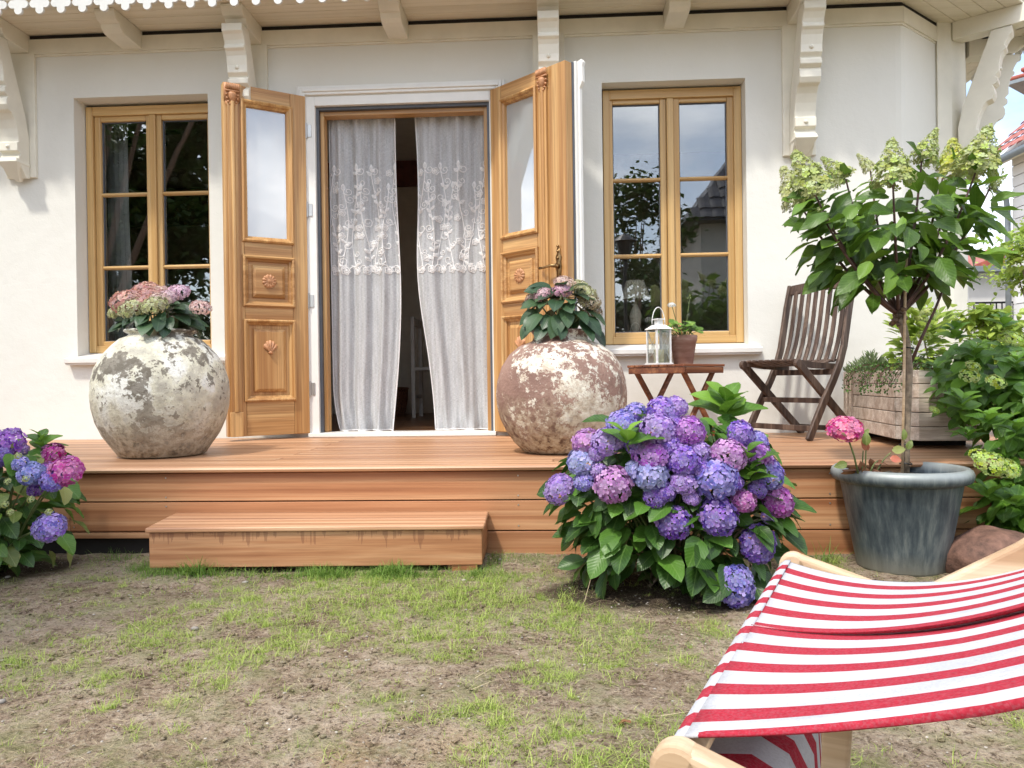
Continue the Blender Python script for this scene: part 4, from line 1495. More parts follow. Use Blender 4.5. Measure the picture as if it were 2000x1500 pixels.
LQ = at(1241, 585, 0.255)
LZ = 0.985
tl = thing('table_lamp', 'table lamp with pleated linen shade standing inside the right window', 'lamp', (LQ.x, LQ.y, LZ))
V, Fc = [], []
n = 72
for k in range(n):
    th = 2 * PI * k / n
    for r_, z in ((0.100, LQ.z), (0.058, LQ.z + 0.128)):
        q = r_ * (1 + (0.02 if k % 2 else -0.02))
        V.append((LQ.x + q * math.cos(th), LQ.y + 0.8 * q * math.sin(th), z))
for k in range(n):
    a, c = 2 * k, 2 * ((k + 1) % n)
    Fc.append((a, c, c + 1, a + 1))
b = MB()
b.v, b.f = V, Fc
b.build('lamp_shade', 'lampshade', tl)
MB().lathe([(0.052, 0.0), (0.056, 0.02), (0.026, 0.05), (0.022, 0.10), (0.038, 0.16), (0.044, 0.20), (0.024, 0.25), (0.010, 0.29), (0.007, 0.34), (0, 0.34)], 20, (LQ.x, LQ.y, LZ)).build('lamp_base', 'lampshade', tl, smooth=True)
cab = thing('window_shelf', 'pale shelf board inside the right window below the lamp', 'shelf', (0.8, 0.40, 0.96))
MB().box((0.362, 0.192, 0.955), (1.255, 0.45, 0.984)).build('shelf_board', 'whitewood', cab)

sp = thing('ceiling_spotlight', 'black ceiling spotlight bar inside the left window room', 'spotlight', (-3.75, 2.0, 3.15))
MB().box((-4.02, 1.96, 3.115), (-3.45, 2.04, 3.149)).build('bar', 'blackmetal', sp)
for x in (-3.93, -3.60):
    hd = MB()
    hd.tube([(x, 2.0, 3.115), (x, 1.98, 3.08)], 0.008, 6).lathe([(0.0, 0.07), (0.035, 0.06), (0.052, 0.0), (0.045, 0.004), (0.0, 0.02)], 20, (x, 1.96, 3.0))
    hd.build('lamp_head', 'blackmetal', sp, smooth=True)
# drape just inside the left window and a pale one at its right
dr_ = thing('window_drape', 'grey white drape hanging inside the left window at its left edge', 'curtain', (-3.02, 0.4, 0.95))
V = [(-3.19 + 0.165 * i / 20, 0.40 + 0.018 * math.sin(i * 1.5), z) for z in (2.7, 2.0, 1.4, 0.96) for i in range(21)]
b = MB()
b.v = [(v[0] + (0.02 if v[2] < 1.5 else 0) * (v[0] + 3.19) / 0.165, v[1], v[2]) for v in V]
b.f = [(j * 21 + i, j * 21 + i + 1, (j + 1) * 21 + i + 1, (j + 1) * 21 + i) for j in range(3) for i in range(20)]
b.build('cloth', 'whitewood', dr_, smooth=True)

# ---- urns
def urn(loc, prof, mat, label, seed):
    t = thing('urn', label, 'urn', loc, group='two big round urns flanking the doorway')
    wob = lambda th, z: 0.010 * mn.noise(Vector((math.cos(th) * 1.6, math.sin(th) * 1.6, z * 5 + seed)))
    b = MB()
    b.lathe(prof, 96, loc, wob)
    return t, b.build('urn_body', mat, t, smooth=True)


PL = [(0.0, 0.0), (0.178, 0.0), (0.205, 0.008), (0.245, 0.045), (0.290, 0.105), (0.322, 0.170), (0.341, 0.240), (0.347, 0.300), (0.341, 0.365), (0.322, 0.430), (0.288, 0.490), (0.240, 0.540), (0.190, 0.572),
      (0.158, 0.583), (0.150, 0.590), (0.150, 0.597), (0.165, 0.603), (0.172, 0.610), (0.168, 0.616), (0.135, 0.616), (0.130, 0.58), (0.12, 0.54), (0.0, 0.54)]
PL = [(r_ * (0.945 if 0.01 < z_ < 0.56 and r_ > 0.16 else 1.0), z_ * 1.035) for r_, z_ in PL]
UL = Vector((-1.986, -1.165, 0.401))
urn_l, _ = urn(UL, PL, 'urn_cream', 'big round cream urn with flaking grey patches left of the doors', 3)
PR = [(0.0, 0.0), (0.175, 0.0), (0.195, 0.008), (0.235, 0.045), (0.278, 0.105), (0.308, 0.170), (0.322, 0.235), (0.325, 0.290), (0.318, 0.355), (0.297, 0.425), (0.258, 0.485), (0.205, 0.527), (0.155, 0.545),
      (0.135, 0.556), (0.132, 0.575), (0.142, 0.590), (0.148, 0.598), (0.140, 0.604), (0.118, 0.602), (0.112, 0.55), (0.0, 0.54)]
UR = Vector((0.048, -1.150, 0.401))
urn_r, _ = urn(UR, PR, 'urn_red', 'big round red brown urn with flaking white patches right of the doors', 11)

# ---- leaf and flower head prototypes
HYD = [geo_mesh('hydrangea_leaf_mesh', *leaf_geo(8, 0.66, dp, fo, 0.9, 0.035, wv), 'leaf') for dp, fo, wv in ((0.18, 0.16, 0.3), (0.34, 0.10, 0.5), (0.08, 0.22, 0.2))]
HYDU = [geo_mesh('urn_leaf_mesh', *leaf_geo(7, 0.64, dp, fo, 0.85, 0.01, 0.2), 'leaf_urn') for dp, fo in ((0.25, 0.12), (0.42, 0.08))]
PAN = [geo_mesh('panicle_leaf_mesh', *leaf_geo(8, wd_, dp, fo, 1.15, 0.012, wv, 0.46), 'leaf_tree') for wd_, dp, fo, wv in ((0.46, 0.22, 0.20, 0.6), (0.40, 0.38, 0.12, 0.9), (0.52, 0.10, 0.26, 0.5), (0.43, -0.1, 0.3, 0.9))]
SHR = [geo_mesh('shrub_leaf_mesh', *leaf_geo(7, 0.60, dp, fo, 1.0, 0.03, 0.3), 'leaf_shrub') for dp, fo in ((0.20, 0.14), (0.36, 0.10))]
G_HYD = leaf_geo(4, 0.62, 0.25, 0.12)
G_SM = leaf_geo(3, 0.55, 0.2, 0.12, serr=0)


def petal_head(name, n, rad, pr, cover=0.66, seed=1, squash=0.82, mat='petal'):
    rr = random.Random(seed)
    V, Fc, U = [], [], []
    for i in range(n):
        zc = 1 - (i + 0.5) / n * (1 + cover * 0.9)
        th = i * 2.39996 + rr.uniform(-0.2, 0.2)
        rr_ = math.sqrt(max(0, 1 - zc * zc))
        nrm = Vector((rr_ * math.cos(th), rr_ * math.sin(th), zc))
        nrm = (nrm + Vector((rr.uniform(-.2, .2), rr.uniform(-.2, .2), rr.uniform(-.2, .2)))).normalized()
        c_ = Vector((rr_ * math.cos(th), rr_ * math.sin(th), zc * squash)) * rad * rr.uniform(0.88, 1.06)
        a = nrm.orthogonal().normalized()
        a = Matrix.Rotation(rr.uniform(0, 6.28), 3, nrm) @ a
        bb = nrm.cross(a)
        p0 = pr * rr.uniform(0.8, 1.15)
        k0 = len(V)
        V.append(c_)
        U.append((0.5, 0.0))
        for k in range(4):
            ph = k * PI / 2 + rr.uniform(-.08, .08)
            cup = rr.uniform(-0.05, 0.22)
            tw = rr.uniform(-0.12, 0.12)
            j = len(V)
            for (lon, lat, uvy) in ((0.42, -0.40, 0.6), (0.80, -0.44, 0.9), (1.04, -0.20, 1.0), (1.04, 0.20, 1.0), (0.80, 0.44, 0.9), (0.42, 0.40, 0.6)):
                d = a * math.cos(ph) + bb * math.sin(ph)
                e = bb * math.cos(ph) - a * math.sin(ph)
                V.append(c_ + (d * lon + e * lat) * p0 + nrm * p0 * (cup * lon * lon + tw * lat + 0.04))
                U.append((0.5 + lat * 0.5, uvy))
            Fc += [(k0, j, j + 1, j + 4, j + 5), (j + 1, j + 2, j + 3, j + 4)]
    return geo_mesh(name, V, Fc, U, mat)


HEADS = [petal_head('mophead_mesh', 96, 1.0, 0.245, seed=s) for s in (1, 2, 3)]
HEADS_S = [petal_head('small_mophead_mesh', 120, 1.0, 0.15, seed=s, squash=0.6, cover=0.35) for s in (5, 6)]


def sub_tube(parent, pts, r0, r1, mat, name='stem', seg=6):
    n = len(pts)
    return MB().tube(pts, [r0 + (r1 - r0) * i / (n - 1) for i in range(n)], seg).build(name, mat, parent, smooth=True)


def arc(a, c, sag=0.0, n=6, side=None):
    a, c = Vector(a), Vector(c)
    o = []
    for i in range(n):
        t = i / (n - 1)
        p = a.lerp(c, t)
        p.z += sag * math.sin(PI * t)
        if side is not None:
            p += side * math.sin(PI * t)
        o.append(p)
    return o


def leaf_at(parent, meshes, pos, d, up, size, name='leaf', roll=0.0, sx=1.0):
    off = ORG[parent.name]
    return inst(name, R.choice(meshes), parent, orient(Vector(pos) - off, d, up, size, roll, sx))


def head_at(parent, pos, size, color, up=(0, 0, 1), meshes=None, sq=1.0, name='flower_head'):
    off = ORG[parent.name]
    up = Vector(up).normalized()
    a = up.orthogonal().normalized()
    a = Matrix.Rotation(R.uniform(0, 6.28), 3, up) @ a
    m = Matrix((a, up.cross(a), up)).transposed().to_4x4()
    return inst(name, R.choice(meshes or HEADS), parent, Matrix.Translation(Vector(pos) - off) @ m @ Matrix.Diagonal((size, size, size * sq, 1)), color)


# urn plants
def urn_plant(base, zrim, heads, label, nleaf, rx, seed, hgt, low=0.0, size=(0.07, 0.12), hs=1.0):
    t = thing('urn_hydrangea', label, 'potted hydrangea', (base[0], base[1], zrim - 0.06))
    for i in range(nleaf):
        th = 2.39996 * i + R.uniform(-.3, .3)
        rr_ = R.uniform(0.25, 1.0)
        el = (1 - rr_) * 0.9 + R.uniform(-0.25, 0.25) - low * rr_
        d = Vector((math.cos(th), math.sin(th), el)).normalized()
        pos = Vector((base[0], base[1], zrim - 0.02)) + Vector((math.cos(th) * rx * rr_ * 0.72, math.sin(th) * rx * rr_ * 0.65, hgt * (1 - rr_ ** 2) * 0.75 + R.uniform(0, 0.05) + 0.02))
        leaf_at(t, HYDU, pos, d + Vector((0, 0, -0.5 * rr_)), (d.x * 0.4, d.y * 0.4 - 0.4, 1), R.uniform(*size), roll=R.uniform(-.4, .4))
    for (px, py, Y, s, col) in heads:
        p = at(px, py - (6 if hs > 1 else 0), Y - (0.03 if hs > 1 else 0))
        s *= hs
        sub_tube(t, arc((base[0] + R.uniform(-.04, .04), base[1] + R.uniform(-.04, .04), zrim - 0.05), p, 0.03), 0.005, 0.003, 'stem')
        head_at(t, p, s, col, (R.uniform(-.3, .3) + (p.x - base[0]) * 1.2, -0.55, 0.9), HEADS_S, 0.9)
    return t


pinkg = (0.62, 0.32, 0.26)
lilac = (0.68, 0.46, 0.50)
creamg = (0.50, 0.50, 0.24)
paleP = (0.72, 0.52, 0.44)
urn_plant(UL, 1.040, [(250, 595, -1.20, 0.072, pinkg), (285, 590, -1.12, 0.070, pinkg), (262, 608, -1.26, 0.062, creamg), (305, 582, -1.05, 0.058, paleP), (300, 603, -1.28, 0.055, creamg), (275, 600, -1.24, 0.050, pinkg), (312, 592, -1.2, 0.046, paleP),
                      (325, 588, -1.15, 0.050, lilac), (348, 577, -1.08, 0.050, (0.70, 0.46, 0.58)), (392, 607, -1.18, 0.044, (0.74, 0.50, 0.46)), (235, 612, -1.15, 0.052, creamg), (285, 572, -1.0, 0.055, pinkg)],
          'hydrangea with faded pink and lime mophead flowers filling the cream urn', 84, 0.25, 5, 0.12, 0.05, hs=1.22)
urn_plant(UR, 0.990, [(1060, 575, -1.22, 0.048, (0.68, 0.42, 0.46)), (1042, 582, -1.15, 0.042, paleP), (1098, 568, -1.25, 0.050, (0.66, 0.36, 0.46)), (1103, 553, -1.1, 0.056, paleP),
                      (1143, 572, -1.15, 0.060, creamg), (1152, 590, -1.20, 0.056, (0.50, 0.42, 0.26)), (1158, 608, -1.15, 0.050, (0.44, 0.34, 0.20)), (1130, 558, -1.05, 0.048, creamg)],
          'hydrangea with few dusty pink flowers and big dark leaves in the red brown urn', 84, 0.23, 6, 0.26, 0.40, size=(0.085, 0.135))

# ---- folding table
TZ = 0.835
tb = thing('folding_table', 'small folding slatted wooden table in front of the right window', 'table', (0.735, -0.40, 0.40), math.radians(45))
S2 = 0.205
for i in range(7):
    y0 = -S2 + i * (2 * S2 / 7)
    MB().box((-S2, y0 + 0.003, 0.423), (S2, y0 + 2 * S2 / 7 - 0.003, 0.437)).build('slat', 'table', tb, bevel=0.003, world=False)
for s in (-1, 1):
    MB().box((s * S2 * 0.93 - 0.009, -S2 * 0.96, 0.385), (s * S2 * 0.93 + 0.009, S2 * 0.96, 0.422)).build('apron', 'table', tb, bevel=0.004, world=False)
MB().box((-S2 * 0.88, -S2 * 0.93 - 0.009, 0.388), (S2 * 0.88, -S2 * 0.93 + 0.009, 0.421)).build('apron', 'table', tb, bevel=0.004, world=False)
MB().box((-S2 * 0.88, S2 * 0.93 - 0.009, 0.388), (S2 * 0.88, S2 * 0.93 + 0.009, 0.421)).build('apron', 'table', tb, bevel=0.004, world=False)
for y in (-0.165, 0.165):
    MB().path_bar([(-0.165, y, 0.400), (0.165, y, 0.0)], 0.016, 0.034, (0, 1, 0)).build('leg', 'table', tb, bevel=0.003, world=False)
    yy = y + (0.018 if y < 0 else -0.018)
    MB().path_bar([(0.165, yy, 0.400), (-0.165, yy, 0.0)], 0.016, 0.034, (0, 1, 0)).build('leg', 'table', tb, bevel=0.003, world=False)
MB().box((0.135, -0.155, 0.025), (0.150, 0.155, 0.058)).build('stretcher', 'table', tb, world=False)
MB().box((-0.150, -0.14, 0.025), (-0.135, 0.14, 0.058)).build('stretcher', 'table', tb, world=False)

# ---- lantern and candle
LX, LY = at(1287, 705, -0.46).x, -0.46
TT = 0.838
la = thing('lantern', 'white metal candle lantern with glass sides and arched handle on the folding table', 'lantern', (LX, LY, TT), math.radians(28))
hw = 0.047
fr = MB()
for sx in (-1, 1):
    for sy in (-1, 1):
        fr.box((sx * hw - 0.005, sy * hw - 0.005, 0.010), (sx * hw + 0.005, sy * hw + 0.005, 0.205))
fr.box((-hw - 0.012, -hw - 0.012, 0.0), (hw + 0.012, hw + 0.012, 0.010))
fr.build('frame', 'whitemetal', la, world=False)
MB().add([(sx * (hw + 0.012), sy * (hw + 0.012), 0.206) for sx, sy in ((-1, -1), (1, -1), (1, 1), (-1, 1))] + [(sx * 0.028, sy * 0.028, 0.232) for sx, sy in ((-1, -1), (1, -1), (1, 1), (-1, 1))],
         [(3, 2, 1, 0), (4, 5, 6, 7), (0, 1, 5, 4), (1, 2, 6, 5), (2, 3, 7, 6), (3, 0, 4, 7)]).box((-0.018, -0.018, 0.232), (0.018, 0.018, 0.262)).box((-0.028, -0.028, 0.262), (0.028, 0.028, 0.268)).build('roof', 'whitemetal', la, world=False)
MB().tube([(0.046 * math.cos(t) - 0.0, 0, 0.235 + 0.10 * math.sin(t)) for t in [PI * k / 16 for k in range(17)]], 0.003, 6).build('handle', 'whitemetal', la, smooth=True, world=False)
for (a, c) in (((-1, -1), (1, -1)), ((1, -1), (1, 1)), ((1, 1), (-1, 1)), ((-1, 1), (-1, -1))):
    A = Vector((a[0] * hw, a[1] * hw, 0))
    B_ = Vector((c[0] * hw, c[1] * hw, 0))
    n_ = Vector((-(B_ - A).y, (B_ - A).x, 0)).normalized() * -0.002
    MB().add([tuple(A + n_ + Vector((0, 0, 0.012))), tuple(B_ + n_ + Vector((0, 0, 0.012))), tuple(B_ + n_ + Vector((0, 0, 0.203))), tuple(A + n_ + Vector((0, 0, 0.203)))], [(0, 1, 2, 3)]).build('pane', 'thin_glass', la, world=False)
    MB().tube([A + Vector((0, 0, 0.015)), B_ + Vector((0, 0, 0.20))], 0.0015, 4).tube([B_ + Vector((0, 0, 0.015)), A + Vector((0, 0, 0.20))], 0.0015, 4).build('cross_wire', 'whitemetal', la, world=False)
cd = thing('candle', 'cream pillar candle standing inside the white lantern', 'candle', (LX, LY, TT + 0.011))
MB().lathe([(0, 0), (0.030, 0), (0.031, 0.07), (0.027, 0.078), (0, 0.072)], 24, (LX, LY, TT + 0.011)).build('wax', 'candle', cd, smooth=True)
MB().tube([(LX, LY, TT + 0.082), (LX + 0.002, LY, TT + 0.094)], 0.0012, 5).build('wick', 'blackmetal', cd)

# ---- geranium pot
gp = at(1335, 706, -0.36)
GX, GY = gp.x, -0.36
tp = thing('terracotta_pot', 'weathered terracotta flower pot on the folding table beside the lantern', 'flower pot', (GX, GY, TT))
MB().lathe([(0, 0), (0.052, 0), (0.056, 0.006), (0.076, 0.135), (0.079, 0.137), (0.082, 0.150), (0.083, 0.168), (0.080, 0.174), (0.073, 0.172), (0.068, 0.13), (0, 0.13)], 40, (GX, GY, TT)).build('pot_body', 'terracotta', tp, smooth=True)
MB().lathe([(0, 0.158), (0.070, 0.152)], 20, (GX, GY, TT)).build('soil', 'soil', tp)
ge = thing('geranium', 'small geranium with pale green leaves and a white bloom in the terracotta pot', 'plant', (GX, GY, TT + 0.15))


def round_leaf():
    V, U, Fc = [(0, 0.1, 0)], [(0.5, 0.1)], []
    n = 18
    for k in range(n):
        th = -PI / 2 + 0.35 + (2 * PI - 0.7) * k / (n - 1)
        r_ = 0.5 * (1 + 0.08 * math.sin(th * 7))
        V.append((r_ * math.cos(th), 0.45 + r_ * math.sin(th), 0.10 * (r_ * 2) + 0.05 * math.sin(th * 3.5)))
        U.append((0.5 + 0.5 * math.cos(th), 0.5 + 0.5 * math.sin(th)))
    for k in range(n - 1):
        Fc.append((0, k + 1, k + 2))
    return V, Fc, U


GER = [geo_mesh('geranium_leaf_mesh', *round_leaf(), 'geranium')]
for i in range(34):
    th = i * 2.4
    r_ = R.uniform(0.02, 0.10)
    p = Vector((GX + r_ * math.cos(th) * 1.05 - 0.012, GY + r_ * math.sin(th), TT + 0.185 + (0.11 - r_) * R.uniform(0.5, 1.1)))
    sub_tube(ge, arc((GX + 0.3 * (p.x - GX), GY + 0.3 * (p.y - GY), TT + 0.15), p, 0.01, 4), 0.0025, 0.0018, 'stem')
    leaf_at(ge, GER, p, (math.cos(th), math.sin(th), -0.2), (math.cos(th) * 0.5, math.sin(th) * 0.5 - 0.6, 0.8), R.uniform(0.038, 0.062), roll=R.uniform(-.4, .4))
bl = at(1312, 596, -0.40)
sub_tube(ge, arc((GX - 0.02, GY, TT + 0.16), bl, 0.01), 0.0025, 0.002, 'stem')
head_at(ge, bl, 0.024, (0.85, 0.86, 0.83), (0, -0.4, 1), HEADS_S)
bd = at(1347, 582, -0.36)
sub_tube(ge, arc((GX + 0.01, GY, TT + 0.16), bd, 0.0), 0.0025, 0.0018, 'stem')
for k in range(6):
    b = MB()
    q = bd + Vector((R.uniform(-.013, .013), R.uniform(-.01, .01), R.uniform(-0.004, .016)))
    b.add(*ico(q, 0.006, 1, (0.7, 0.7, 1.3)))
    b.build('bud', 'stem', ge, smooth=True)

# ---- folding chair
ch = thing('folding_chair', 'dark weathered teak folding chair with slatted back on the terrace', 'chair', (1.47, -0.36, 0.40), math.radians(33.5))
back_pts = [(-0.215, 0.0), (-0.155, 0.10), (-0.085, 0.21), (0.0, 0.33), (0.060, 0.43), (0.100, 0.53), (0.128, 0.65), (0.158, 0.78), (0.200, 0.925)]
for s in (-1, 1):
    MB().path_bar([(x, s * 0.222, z) for x, z in back_pts], 0.022, 0.046, (0, 1, 0)).build('back_leg', 'chair', ch, bevel=0.006, world=False)
    MB().path_bar([(-0.262, s * 0.196, 0.432), (-0.0, s * 0.196, 0.215), (0.262, s * 0.196, 0.0)], 0.022, 0.046, (0, 1, 0)).tube([(-0.262, s * 0.196 - 0.012, 0.430), (-0.262, s * 0.196 + 0.012, 0.430)], 0.026, 14).build('seat_leg', 'chair', ch, bevel=0.004, world=False)
    MB().path_bar([(-0.245, s * 0.172, 0.437), (-0.10, s * 0.172, 0.420), (0.10, s * 0.172, 0.412)], 0.020, 0.034, (0, 1, 0)).build('seat_rail', 'chair', ch, world=False)


def back_xz(z):
    for (x0, z0), (x1, z1) in zip(back_pts[:-1], back_pts[1:]):
        if z0 <= z <= z1:
            return x0 + (x1 - x0) * (z - z0) / (z1 - z0)
    return back_pts[-1][0]


for i in range(8):
    y = -0.172 + i * 0.344 / 7
    pts = [(back_xz(z) + 0.014 * math.sin(PI * (z - 0.44) / 0.45), y, z) for z in [0.44 + 0.45 * k / 8 for k in range(9)]]
    MB().path_bar(pts, 0.026, 0.012, (0, 1, 0)).build('back_slat', 'chair', ch, bevel=0.003, world=False)
    MB().path_bar([(-0.262 + 0.39 * k / 6, y * 0.92, 0.452 - 0.030 * math.sin(PI * min(1, k / 5.2))) for k in range(7)], 0.034, 0.012, (0, 1, 0)).build('seat_slat', 'chair', ch, bevel=0.003, world=False)
MB().path_bar([(back_xz(0.9) + 0.010 * math.cos(PI * y / 0.42), y, 0.895 + 0.012 * math.cos(PI * y / 0.44)) for y in [-0.212 + 0.424 * k / 8 for k in range(9)]], 0.062, 0.020, (0.17, 0, 0.98)).build('top_rail', 'chair', ch, bevel=0.005, world=False)
MB().box((0.028, -0.21, 0.365), (0.046, 0.21, 0.398)).build('cross_rail', 'chair', ch, world=False)
MB().box((-0.085, -0.211, 0.205), (-0.062, 0.211, 0.235)).build('cross_rail', 'chair', ch, bevel=0.003, world=False)
MB().box((-0.178, -0.211, 0.050), (-0.156, 0.211, 0.082)).build('front_stretcher', 'chair', ch, bevel=0.003, world=False)
MB().box((0.205, -0.185, 0.030), (0.222, 0.185, 0.060)).build('rear_stretcher', 'chair', ch, bevel=0.003, world=False)

# ---- planter trough
pt = thing('planter_box', 'long bleached wooden planter box of stacked boards at the right end of the terrace', 'planter', (1.9, -0.6, 0.40))
PP = [(1.775, -0.36), (1.80, -0.16), (2.12, -0.16), (2.16, -1.10), (2.02, -1.20), (1.80, -1.20), (1.745, -1.10)]
PP = [(1.800, -0.16), (1.705, -1.06), (1.760, -1.19), (2.02, -1.21), (2.14, -1.05), (2.12, -0.16)]
cxp, cyp = 1.93, -0.66
for k in range(5):
    z0 = 0.440 + k * 0.069
    n_ = len(PP)
    for i in range(n_):
        a, c = Vector((*PP[i], 0)), Vector((*PP[(i + 1) % n_], 0))
        d = (c - a).normalized()
        n2 = Vector((-d.y, d.x, 0))
        if n2.dot(Vector((cxp, cyp, 0)) - a) < 0:
            n2 = -n2
        e = 0.004 if i % 2 else 0.0
        q = [a + n2 * e, c + n2 * e, c + n2 * (0.024 + e) - d * 0.012, a + n2 * (0.024 + e) + d * 0.012]
        MB().add([(p.x, p.y, z) for z in (z0, z0 + 0.0655) for p in q], [(3, 2, 1, 0), (4, 5, 6, 7), (0, 1, 5, 4), (1, 2, 6, 5), (2, 3, 7, 6), (3, 0, 4, 7)]).build('board', 'planter', pt, bevel=0.003)
gr = MB()
for i in (0, 1, 2):
    a = Vector((*PP[i], 0))
    d = (Vector((*PP[i + 1], 0)) - a).normalized() if i < 2 else (a - Vector((*PP[i - 1], 0))).normalized()
for k in range(5):
    a, c = Vector((*PP[0], 0)), Vector((*PP[1], 0))
    d = (c - a).normalized()
    n2 = Vector((d.y, -d.x, 0))
    if n2.x > 0:
        n2 = -n2
    p = a + d * (0.01 + k * 0.040)
    gr.box((p.x - 0.006, p.y - 0.006, 0.442), (p.x + 0.004, p.y + 0.006, 0.782))
gr.build('corner_batten', 'planter', pt, bevel=0.003)
MB().prism([(1.82, -0.2), (1.78, -1.08), (2.0, -1.17), (2.10, -1.0), (2.10, -0.2)], lambda u, v, t: (u, v, t), 0.50, 0.755).build('soil', 'soil', pt)
for y0_ in (-0.40, -1.0):
    MB().box((1.80, y0_, 0.401), (2.08, y0_ + 0.06, 0.438)).build('foot', 'dark', pt)

hb = thing('herb_clump', 'low grey green herb clump with wiry trailing stems in the planter box', 'plant', (1.85, -0.6, 0.76))
mats4 = []
for i in range(900):
    th = R.uniform(0, 6.28)
    cx_, cy_ = (1.79, -0.58) if i % 3 else (1.86, -0.85)
    r_ = R.uniform(0, 0.16)
    p = Vector((cx_ + r_ * math.cos(th) * 0.75, cy_ + r_ * math.sin(th) * 1.3, 0.765 + R.uniform(0, 0.105) * (1.2 - r_ / 0.16)))
    mats4.append((0, orient(p, (math.cos(th) * 0.6, math.sin(th) * 0.6, 1), rv(), R.uniform(0.025, 0.045), 0, 0.45)))
joined('sprigs', [G_SM], mats4, 'herb', hb)
tr = MB()
mats4 = []
for i in range(34):
    y = R.uniform(-1.15, -0.65)
    x0 = 1.80 - 0.03 * (y + 0.6) + R.uniform(-.02, .06)
    pts = []
    p = Vector((x0, y, 0.78))
    d = Vector((-0.7, R.uniform(-.5, .2), 0.6))
    for k in range(10):
        pts.append(p.copy())
        p += d.normalized() * 0.030
        d += Vector((0.05 if p.x < 1.66 else 0, R.uniform(-.15, .15), -0.24))
        p.x = max(p.x, 1.62)
        for q in range(2):
            mats4.append((0, orient(p + rv(0.008), rv(), (0, -1, 0.3), R.uniform(0.010, 0.017))))
    tr.tube(pts, 0.0014, 4)
tr.build('trailing_stems', 'stem_red', hb, kind='stuff')
joined('trailing_leaves', [G_SM], mats4, 'leaf', hb)

# ================================================================== GARDEN
# ---- zinc tub
ZC = Vector((1.368, -1.865, 0.0))
zp = thing('zinc_tub', 'large weathered grey zinc tub holding the standard hydrangea beside the terrace', 'planter', ZC)
MB().lathe([(r_ * 0.89, z_) for r_, z_ in [(0, 0.0), (0.178, 0.0), (0.182, 0.012), (0.186, 0.04), (0.190, 0.055), (0.246, 0.335), (0.250, 0.342), (0.268, 0.344), (0.279, 0.350), (0.285, 0.362), (0.286, 0.376), (0.280, 0.390), (0.268, 0.398), (0.254, 0.398), (0.246, 0.390), (0.240, 0.33), (0, 0.33)]], 96, ZC,
           lambda th, z: 0.004 * math.sin(th * 3 + z * 6)).build('tub_body', 'zinc', zp, smooth=True)
b = MB()
pr_ = [(0.0, 0.352), (0.08, 0.350), (0.15, 0.356), (0.212, 0.350)]
b.lathe(pr_, 40, ZC, lambda th, z: 0.0)
b.v = [(x, y, z + 0.010 * mn.noise(Vector((x * 30, y * 30, 0)))) for x, y, z in b.v]
b.build('soil', 'soil', zp, smooth=True)

# ---- standard (panicle) hydrangea
PY = -1.865
tree = thing('standard_hydrangea', 'tall standard hydrangea with cream green flower cones growing from the zinc tub', 'small tree', (1.375, PY, 0.34))
tb0 = at(1768, 925, PY)
trunk = [tb0 + Vector((0, 0, -0.04)), at(1770, 860, PY), at(1773, 800, PY), at(1776, 720, PY), at(1772, 670, PY), at(1764, 640, PY), at(1755, 615, PY)]
tk = MB().tube(trunk, [0.0150, 0.0140, 0.0130, 0.0135, 0.012, 0.016, 0.017], 12)
for i in range(16):
    t = R.uniform(0.15, 4.6)
    k = int(t)
    p = trunk[k].lerp(trunk[k + 1], t - k)
    tk.add(*ico(p + Vector((R.uniform(-.01, .01), -0.008, 0)), R.uniform(0.005, 0.009), 1, (1, 1, 0.5)))
tk.build('trunk', 'bark', tree, smooth=True)
union = trunk[-1]
gn = MB()
for i in range(26):
    gn.add(*ico(union + Vector((R.uniform(-.035, .035), R.uniform(-.03, .03), R.uniform(-.05, .04))) if False else union + Vector((R.uniform(-.024, .024), R.uniform(-.02, .02), R.uniform(-.045, .03))), R.uniform(0.008, 0.016), 1, (1, 1, 0.8)))
gn.build('graft_knot', 'bark_dark', tree, smooth=True)
MB().tube([at(1762, 925, PY - 0.02), at(1765, 780, PY - 0.02), at(1768, 560, PY - 0.02), at(1771, 500, PY - 0.01)], 0.0055, 8).build('bamboo_stake', 'beech', tree, smooth=True)
for (px, py) in ((1773, 680), (1768, 868), (1769, 905)):
    q = at(px, py, PY - 0.005)
    MB().tube([q + Vector((0.022 * math.cos(t), 0.022 * math.sin(t), 0.003 * math.sin(t * 2))) for t in [2 * PI * k / 14 for k in range(15)]], 0.0025, 5).build('plant_tie', 'blackmetal', tree)


